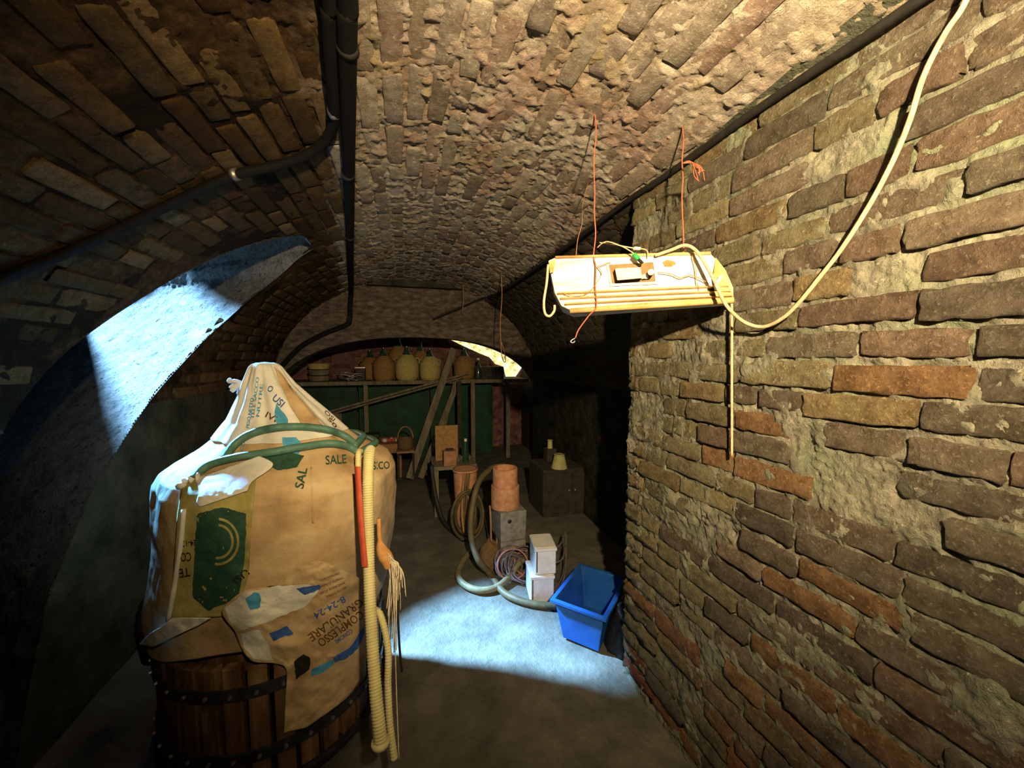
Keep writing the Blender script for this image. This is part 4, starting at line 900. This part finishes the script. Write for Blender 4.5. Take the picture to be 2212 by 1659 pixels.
# jute sack behind the hoses
c = onfloor(1068, 1225); n1, n2 = 24, 14; tt, pp = np.meshgrid(np.linspace(0, 2*math.pi, n1, endpoint=False), np.linspace(0, math.pi/2, n2), indexing='ij'); r_ = 1+.2*fbm(np.stack([np.cos(tt)*1.5, np.sin(tt)*1.5, pp*2], -1), 4, 36)
V = np.stack([c[0]-.02+.09*r_*np.cos(tt)*np.cos(pp), c[1]+.05+.08*r_*np.sin(tt)*np.cos(pp), .17*r_*np.sin(pp)], -1); o = link('jute_sack', mesh('jute_sack', V.reshape(-1, 3), gridfaces(n1, n2, True)), M['earthsack']); tag(o, 'small slumped brown jute sack between the hoses and the blocks', 'sack')
# thick hoses on the floor
def fl3(px, py, h=.018): p = onfloor(px, py); p[2] = h; return p
def up(px, py, Y): return onp(px, py, 1, Y)
P1 = [up(1092, 1006, 2.75), up(1062, 1012, 2.70), up(1036, 1038, 2.62), up(1022, 1085, 2.55), up(1017, 1130, 2.50), up(1020, 1170, 2.45), up(1035, 1212, 2.35), fl3(1058, 1248, .03), fl3(1085, 1283), fl3(1118, 1302), fl3(1160, 1313), fl3(1203, 1316)]
wirething('thick_hose', [P1], .021, M['hosebrown'], 'thick olive hose rising in an arc before the terracotta pots and trailing to the tub', 'hose', 10)
P2 = [fl3(1018, 1195, .02), fl3(997, 1222), fl3(990, 1250), fl3(1005, 1270), fl3(1035, 1281), fl3(1070, 1276), fl3(1098, 1258, .03), fl3(1118, 1242, .07), fl3(1138, 1232, .10)]
wirething('thick_hose', [P2], .021, M['hosepale'], 'pale thick hose curving over the blue lit floor with its open end up', 'hose', 10)
P3 = [up(932, 1005, 3.4), up(936, 1040, 3.35), up(944, 1085, 3.3), up(958, 1125, 3.2), up(980, 1152, 3.05), up(1000, 1172, 2.9)]
P3 = [p if p[2] > .02 else np.array([p[0], p[1], .02]) for p in P3]
wirething('thick_hose', [P3], .017, M['darkgrey'], 'dark hose sagging from the bench corner down to the floor', 'hose', 8)
cc = up(1010, 1108, 2.9); 
for k, (rx, rzv, dx, lab) in enumerate(((.125, .20, 0, 'outer turn of the brown hose coil hung below the bench'), (.105, .175, .012, 'middle turn of the brown hose coil hung below the bench'), (.085, .16, -.01, 'inner turn of the brown hose coil hung below the bench'))):
    t = np.linspace(0, 2*math.pi, 36, endpoint=False); P = np.stack([cc[0]+dx+rx*np.cos(t), cc[1]+.03*k+.02*np.sin(2*t), np.maximum(cc[2]-.02+rzv*np.sin(t), .02)], -1); mb = MB(); tube(mb, P, .0125, 8, True); o = out('hose_coil', mb, M['hosebrown'], None, True); tag(o, lab, 'hose', 'turns of the hung hose coil')
for k in range(3):
    P = [up(1002+k*6, 1022, 3.0), up(1000+k*5, 1060, 2.95), up(998+k*4, 1110, 2.9), up(1002+k*3, 1150, 2.86)]
    wirething('strap', [P], .009, M['woodwarm'] if k == 0 else M['hosebrown'], ('orange brown strap hanging over the hose coil', 'dull strap hanging behind the orange brown one', 'last dull strap at the right of the hose coil')[k], 'strap', 6, 'straps on the hose coil')
# cable tangle
c = fl3(1125, 1255, .0)
for k in range(16):
    mb = MB(); a0 = rng.uniform(0, 6.28); n = 9; rr = rng.uniform(.05, .115); ecc = rng.uniform(.6, 1.0); tilt = rng.uniform(.4, 1.25)
    t = np.linspace(0, 2*math.pi, n, endpoint=False)+a0; cx_, cy_ = c[0]+rng.uniform(-.05, .06), c[1]+rng.uniform(.0, .12)
    P = np.stack([cx_+rr*np.cos(t), cy_+rr*ecc*np.sin(t)*math.cos(tilt), .012+rr*math.sin(tilt)*(1+np.sin(t))*.95+rng.uniform(0, .01)], -1); tube(mb, spline(P, 5, True), .0058, 6, True)
    if k == 0: tangle = empty('cable_tangle', (c[0], c[1], 0)); tag(tangle, 'tangle of violet grey electric cables heaped beside the white boxes', 'cable')
    o = out('loop', mb, M['cablered'] if k in (3, 9) else M['cablecoil'], None, True); o.parent = tangle; o.matrix_parent_inverse = Matrix.Translation((-c[0], -c[1], 0))
for k in range(2):
    P = [fl3(1155, 1250+10*k, .16-.05*k), fl3(1180, 1252+8*k, .17-.04*k), fl3(1212, 1235+20*k, .20-.06*k), fl3(1222, 1215+20*k, .22-.04*k), fl3(1216, 1260+15*k, .06), fl3(1180, 1292, .02), fl3(1150, 1290, .012)]
    wirething('loose_cable', [P], .006, M['cablecoil'], ('upper loose cable loop crossing the white boxes', 'lower loose cable loop crossing the white boxes')[k], 'cable', 6, 'loose loops by the boxes')

# ---- low bench in the middle distance
cb = up(978, 1004, 3.45); zt = cb[2]
root = empty('low_bench', (cb[0], cb[1]+.12, 0)); tag(root, 'low dark workbench behind the hoses', 'bench')
mb = MB(); box(mb, (0.02, .05, zt-.02), (.40, .40, .035)); out('top', mb, M['wood'], root, False, .003)
for sx in (-1, 1):
    for sy in (-1, 1): mb = MB(); box(mb, (.02+sx*.17, .05+sy*.16, (zt-.04)/2), (.04, .04, zt-.04)); out('leg', mb, M['wood'], root)
def prop(name, px0, py0, px1, py1, Y, dep, mat, lab, cat, tilt=0.0, bev=.003, base=None, grp=None):
    a = up(px0, py1, Y); b = up(px1, py0, Y); w_, h = b[0]-a[0], b[2]-a[2]; z0 = a[2] if base is None else base; h = h if base is None else b[2]-base
    root = empty(name, ((a[0]+b[0])/2, Y+dep/2, z0)); mb = MB(); box(mb, (0, 0, h/2), (w_, dep, h), rot3('X', tilt) if tilt else None); out('body', mb, mat, root, False, bev); tag(root, lab, cat, grp); return root, w_, h
prop('fibreboard', 941, 918, 989, 1004, 3.62, .018, M['board'], 'upright brown fibreboard panel standing on the low bench', 'board', 0, .002, zt)
r_, w_, h = prop('carton', 959, 974, 986, 1000, 3.42, .09, M['woodwarm'], 'small reddish box before the fibreboard panel', 'box', 0, .003, zt)
mb = MB(); box(mb, (0, 0, h+.006), (w_*.6, .05, .014)); out('lid', mb, M['darkwood'], r_)
q = up(1006, 985, 3.50); root = empty('glass_bottle', (q[0], q[1], zt)); tag(root, 'clear glass bottle standing alone at the right of the low bench', 'bottle')
mb = MB(); lathe(mb, [(.028, 0), (.03, .02), (.03, .12), (.012, .17), (.011, .21)], (0, 0, 0), 16); smooth_ang(out('body', mb, M['glassdark'], root)); mb = MB(); lathe(mb, [(.013, .20), (.013, .225)], (0, 0, 0), 10); out('cap', mb, M['bottlecap'], root)
for k in range(4):
    q = up(990+k*8, 1003, 3.52+.05*(k % 2)); mb = MB(); lathe(mb, [(.016, 0), (.024, .01), (.026, .035), (.02, .04)], (q[0], q[1], zt), 10); tag(smooth_ang(out('tin', mb, M['galv'])), ('leftmost small dull tin on the low bench', 'second small tin from the left on the low bench', 'third small tin from the left on the low bench', 'rightmost small tin on the low bench')[k], 'tin', 'tins on the bench')
q = up(1000, 1035, 3.10); root = empty('bucket', (q[0]+.02, q[1], 0)); tag(root, 'tall orange brown bucket half hidden by the hose coil', 'bucket')
zt2 = up(1000, 1012, 3.1)[2]; mb = MB(); lathe(mb, [(.075, .0), (.10, zt2), (.094, zt2), (.07, .015), (.01, .015)], (0, 0, 0), 28); smooth_ang(out('body', mb, M['terracotta'], root)); mb = MB(); lathe(mb, [(.101, zt2-.018), (.106, zt2-.018), (.106, zt2), (.101, zt2)], (0, 0, 0), 28); out('rim', mb, M['terracotta'], root, True)
# dark cupboard and faded pails in the right-hand gloom
q = up(1230, 1012, 3.15); zc = q[2]
root = empty('low_cupboard', (q[0]+.02, q[1]+.2, 0)); tag(root, 'low dark wooden cupboard in the gloom beyond the tub', 'cupboard')
mb = MB(); box(mb, (0, 0, zc/2), (.55, .4, zc)); out('body', mb, M['darkwood'], root, False, .005)
for sx in (-1, 1): mb = MB(); box(mb, (sx*.135, -.205, zc*.5), (.25, .015, zc*.85)); d_ = out('door', mb, M['darkwood'], root, False, .003); mb = MB(); tube(mb, [(sx*.03, -.213, zc*.55), (sx*.03, -.23, zc*.55)], .01, 8); out('knob', mb, M['galv'], d_, True)
def pail(px, py, r0, r1, h, lab):
    p = up(px, py, 3.2); root = empty('plastic_pail', (p[0], p[1], zc)); mb = MB(); lathe(mb, [(r0, 0), (r1, h), (r1-.006, h), (r0-.006, .006), (.005, .006)], (0, 0, 0), 24); smooth_ang(out('body', mb, M['yellowshade'], root)); mb = MB(); lathe(mb, [(r1, h-.012), (r1+.004, h-.012), (r1+.004, h), (r1, h)], (0, 0, 0), 24); out('rim', mb, M['yellowshade'], root, True); tag(root, lab, 'pail', 'faded yellow pails')
pail(1208, 1010, .075, .045, .13, 'larger faded yellow pail upside down on the dark cupboard')
q2 = up(1188, 968, 3.45); mb = MB(); box(mb, (q2[0], 3.45, (zc+q2[2])/2), (.10, .10, q2[2]-zc)); tag(out('dark_crate', mb, M['darkwood'], None, False, .004), 'small dark crate on the cupboard under the little yellow pail', 'crate')
root = empty('plastic_pail', (q2[0], 3.45, q2[2])); mb = MB(); lathe(mb, [(.026, 0), (.022, .085), (.018, .085), (.022, .006), (.003, .006)], (0, 0, 0), 18); smooth_ang(out('body', mb, M['yellowshade'], root)); mb = MB(); lathe(mb, [(.0225, .075), (.026, .075), (.026, .085), (.022, .085)], (0, 0, 0), 18); out('rim', mb, M['yellowshade'], root, True); tag(root, 'tiny faded yellow pail on the small dark crate', 'pail', 'faded yellow pails')

# ---- rear bay: shelf, demijohns, green boards
YS = 5.25; zs_ = up(880, 822, YS)[2]
root = empty('wall_shelf', (0, YS, 0)); tag(root, 'long pale plank shelf across the rear bay carrying the demijohns', 'shelf')
mb = MB(); box(mb, (0.1, .33, zs_-.025), (3.3, .70, .05)); out('plank', mb, M['wood'], root, False, .004)
for x_ in (up(790, 850, YS)[0], 1.45, -1.3):
    zb = 0.0; mb = MB(); box(mb, (x_, .03, (zs_-.05+zb)/2), (.055, .05, zs_-.05-zb)); out('post', mb, M['wood'], root, False, .003)
YG = 5.62
for k, (x0, x1) in enumerate(((-1.55, -.62), (-.60, .35), (.37, 1.3))):
    root = empty('green_board', ((x0+x1)/2, YG, 0)); zt_ = zs_-.07; mb = MB(); box(mb, (0, 0, zt_/2), (x1-x0, .03, zt_)); out('panel', mb, M['greenboard'], root, False, .003)
    for zz_ in (.25, zt_-.15): mb = MB(); box(mb, (0, -.02, zz_), (x1-x0-.02, .015, .07)); out('batten', mb, M['greenboard'], root, False, .002)
    tag(root, ('dark green board at the left under the shelf, mostly behind the sack cone', 'middle dark green board under the shelf, behind the pale post', 'right dark green board under the shelf, behind the leaning planks')[k], 'board', 'green boards under the shelf')
def demijohn(px, wpx, hpx, dy, mat, lab):
    p = up(px, 820, YS+dy); d = (p-CP)@FW; r_ = wpx/2/FPX*d; H = hpx/FPX*d
    root = empty('demijohn', (p[0], p[1], zs_)); seg = 36; prof = [(.80, 0), (.95, .08), (1.0, .25), (1.0, .52), (.93, .62), (.70, .74), (.45, .84)]
    V = []; F = []
    for i, (rr, zz_) in enumerate(np.array([(np.interp(t, np.linspace(0, 1, 7), [a for a, _ in prof]), np.interp(t, np.linspace(0, 1, 7), [b for _, b in prof])) for t in np.linspace(0, 1, 19)])):
        for k in range(seg):
            t = 2*math.pi*k/seg; q = 1+.035*((k % 2)*2-1)*(1 if i % 2 else -1); V.append((r_*rr*q*math.cos(t), r_*rr*q*math.sin(t), H*.9*zz_/.84*.84))
    for i in range(18):
        for k in range(seg): F.append((i*seg+k, i*seg+(k+1) % seg, (i+1)*seg+(k+1) % seg, (i+1)*seg+k))
    mb = MB(); add(mb, V, F); out('wicker_jacket', mb, mat, root, True)
    mb = MB(); lathe(mb, [(r_*.44, H*.72), (r_*.34, H*.80), (r_*.20, H*.86), (r_*.17, H*.97), (r_*.21, H*.975), (r_*.21, H)], (0, 0, 0), 20); smooth_ang(out('glass_neck', mb, M['glassdark'], root))
    for s_ in (-1, 1):
        t = np.linspace(-.4, math.pi+.4, 9); mb = MB(); tube(mb, [(s_*(r_*.82+r_*.22*math.sin(q)), 0, H*.58+r_*.22*math.cos(q)) for q in t], r_*.05, 6); out('handle', mb, mat, root, True)
    tag(root, lab, 'demijohn', 'demijohns on the shelf')
demijohn(800, 42, 62, .46, M['wicker'], 'leftmost brown wicker demijohn, half behind the rounder one')
demijohn(830, 45, 70, .10, M['wicker'], 'plump brown wicker demijohn second from the left on the shelf')
demijohn(880, 49, 72, .14, M['wickeryellow'], 'pale yellow wicker demijohn in the middle of the shelf')
demijohn(862, 46, 92, .50, M['wicker'], 'tall dark demijohn at the back, looming over the pale yellow one')
demijohn(929, 43, 66, .14, M['wickeryellow'], 'slim pale demijohn just left of the leaning plank')
demijohn(1003, 44, 66, .14, M['wicker'], 'reddish brown demijohn right of the leaning plank')
demijohn(909, 38, 78, .50, M['wicker'], 'shadowy demijohn at the back between the two pale ones')
# stacked bowls, wire and clutter on the shelf
for k in range(3):
    q = up(690, 820, YS+.1); mb = MB(); zz_ = zs_+k*.075; lathe(mb, [(.07, 0), (.115, .01), (.13, .065), (.135, .075), (.12, .075), (.11, .02), (.01, .02)], (q[0], q[1], zz_), 28); tag(smooth_ang(out('basin', mb, M['wickeryellow'] if k == 2 else M['wood'])), ('lowest of the three basins stacked at the left of the shelf', 'middle of the three basins stacked at the left of the shelf', 'topmost pale basin of the stack at the left of the shelf')[k], 'basin', 'stacked basins')
q = up(755, 820, YS+.08); mb = MB()
for k in range(9): tube(mb, spline([(q[0]+rng.uniform(-.15, .15), q[1]+rng.uniform(-.08, .1), zs_+.012), (q[0]+rng.uniform(-.15, .1), q[1], zs_+rng.uniform(.04, .12)), (q[0]+rng.uniform(-.1, .2), q[1]+rng.uniform(-.08, .1), zs_+rng.uniform(.015, .09))], 4), .007, 5)
tag(out('wire_bundle', mb, M['galv'], None, True), 'tangled bundle of grey wire on the shelf between basins and demijohns', 'wire')
r_, w_, h = prop('tin_box', 768, 795, 788, 816, YS+.15, .12, M['darkgrey'], 'small dark tin box on the shelf left of the demijohns', 'box', 0, .004, zs_); mb = MB(); box(mb, (0, 0, h+.005), (w_+.008, .125, .014)); out('lid', mb, M['galv'], r_)
r_, w_, h = prop('wooden_crate', 1030, 792, 1088, 824, YS+.12, .25, M['darkwood'], 'dark crate on the shelf below the glowing panel', 'crate', 0, .004, zs_)
for k in range(3): mb = MB(); box(mb, (0, -.13, h*(.2+.3*k)), (w_, .012, h*.2)); out('slat', mb, M['darkwood'], r_)
q = up(1034, 818, YS+.10); root = empty('glass_bottle', (q[0]-.02, q[1]-.08, zs_)); mb = MB(); lathe(mb, [(.04, 0), (.042, .02), (.042, .16), (.016, .23), (.015, .29)], (0, 0, 0), 18); smooth_ang(out('body', mb, M['glassdark'], root)); mb = MB(); lathe(mb, [(.018, .27), (.018, .30)], (0, 0, 0), 10); out('cap', mb, M['bottlecap'], root); tag(root, 'dark bottle with pale cap on the shelf before the crate', 'bottle')
# poles and planks
def plank(px0, py0, Y0, px1, py1, Y1, wdt, thk, mat, name, lab, cat, grp=None):
    a = up(px0, py0, Y0); b = up(px1, py1, Y1)
    if b[2] < .015: b[2] = .015
    ax_ = (b-a); L = np.linalg.norm(ax_); ax_ /= L; sd = np.cross(ax_, [0, 1, 0]); sd /= np.linalg.norm(sd); nn = np.cross(sd, ax_); c = (a+b)/2; mb = MB()
    V = [c+ax_*sx*L/2+sd*sy*wdt/2+nn*sz*thk/2 for sx in (-1, 1) for sy in (-1, 1) for sz in (-1, 1)]
    add(mb, V, [(0, 1, 3, 2), (4, 6, 7, 5), (0, 4, 5, 1), (2, 3, 7, 6), (0, 2, 6, 4), (1, 5, 7, 3)]); o = out(name, mb, mat, None, False, .003); tag(o, lab, cat, grp); return o
plank(980, 753, 5.05, 884, 1034, 4.50, .085, .03, M['wood'], 'plank', 'long grey plank leaning across the middle of the shelf', 'plank', 'leaning planks')
plank(990, 822, 5.02, 908, 1034, 4.60, .07, .03, M['wood'], 'plank', 'shorter grey plank leaning right of the long one', 'plank', 'leaning planks')
plank(983, 826, 5.08, 958, 925, 5.08, .05, .03, M['wood'], 'plank', 'short narrow plank leaning behind the fibreboard', 'plank', 'leaning planks')
plank(697, 893, 5.18, 1012, 806, 5.18, .028, .03, M['wood'], 'batten', 'upper thin batten lying slantwise across the green boards', 'batten', 'slanting battens')
plank(697, 899, 5.14, 1000, 815, 5.14, .022, .025, M['wood'], 'batten', 'lower thin batten paired beneath the other across the green boards', 'batten', 'slanting battens')
for k, (px, lab) in enumerate(((993, 'left dark upright post behind the fibreboard'), (1022, 'right dark upright post with pale flecks behind the bottle'))):
    p = up(px, 1000, 4.75); mb = MB(); box(mb, (p[0], p[1], .58), (.05, .05, 1.16)); tag(out('upright_post', mb, M['wood'] if k else M['darkwood'], None, False, .003), lab, 'post', 'upright posts')
prop('plywood_sheet', 700, 893, 738, 985, 4.95, .02, M['wood'], 'pale sheet of plywood standing upright left of the post', 'sheet', 0, .002, 0.0)
# small reddish table with clutter
ta = up(868, 958, 4.72); tz = ta[2]
root = empty('small_table', (ta[0]-.38, 4.95, 0)); tag(root, 'small low reddish wooden table at the back beside the sack', 'table')
mb = MB(); box(mb, (0, 0, tz-.012), (.78, .46, .024)); out('top', mb, M['woodwarm'], root, False, .003)
mb = MB(); box(mb, (0, -.205, tz-.07), (.72, .02, .09)); out('apron', mb, M['woodwarm'], root, False, .002)
for sx in (-1, 1):
    mb = MB(); box(mb, (sx*.35, 0, tz-.07), (.02, .40, .09)); out('apron', mb, M['woodwarm'], root)
    for sy in (-1, 1): mb = MB(); box(mb, (sx*.35, sy*.195, (tz-.024)/2), (.045, .045, tz-.024)); out('leg', mb, M['woodwarm'], root, False, .003)
r_, w_, h = prop('wooden_crate', 756, 948, 804, 960, 4.80, .2, M['woodwarm'], 'flat orange wooden crate on the small table', 'crate', 0, .003, tz)
prop('wooden_box', 772, 938, 818, 950, 4.84, .16, M['darkwood'], 'dark flat box stacked on the orange crate', 'box', 0, .003, tz+h)
a = up(820, 955, 4.85)
for k in range(8):
    mb = MB(); lathe(mb, [(.01, 0), (.03, .008), (.034, .025), (.02, .042), (.004, .046)], (a[0]+.06+.05*(k % 4)-.02*(k//4), a[1]+.05*(k//4), tz+.03*(k//4)*0), 12); tag(smooth_ang(out('dried_fruit', mb, M['redstrap'] if k % 3 else M['bottlecap'])), ('white' if k % 3 == 0 else 'red')+' fruit on the small table, '+('leftmost', 'second from the left', 'third from the left', 'rightmost')[k % 4]+(' of the front row', ' of the back row')[k//4], 'fruit', 'fruit on the table')
# basket with a hoop handle on a stool
q = up(880, 970, 4.60); zq = q[2]
root = empty('stool', (q[0]-.02, q[1], 0)); tag(root, 'narrow dark stool between the small table and the planks', 'stool'); mb = MB(); box(mb, (0, 0, zq-.012), (.20, .22, .024)); out('seat', mb, M['woodwarm'], root, False, .003)
for sx in (-1, 1):
    for sy in (-1, 1): mb = MB(); box(mb, (sx*.085, sy*.09, (zq-.024)/2), (.025, .025, zq-.024)); out('leg', mb, M['darkwood'], root)
root = empty('basket', (q[0]-.02, q[1], zq)); tag(root, 'dark basket with a tall hoop handle on the narrow stool', 'basket'); mb = MB(); lathe(mb, [(.065, 0), (.085, .02), (.092, .13), (.084, .13), (.07, .015), (.01, .015)], (0, 0, 0), 24); smooth_ang(out('body', mb, M['earthsack'], root))
t = np.linspace(0, math.pi, 14); mb = MB(); tube(mb, [(.088*math.cos(k), 0, .12+.15*math.sin(k)) for k in t], .007, 6); out('handle', mb, M['woodwarm'], root, True)
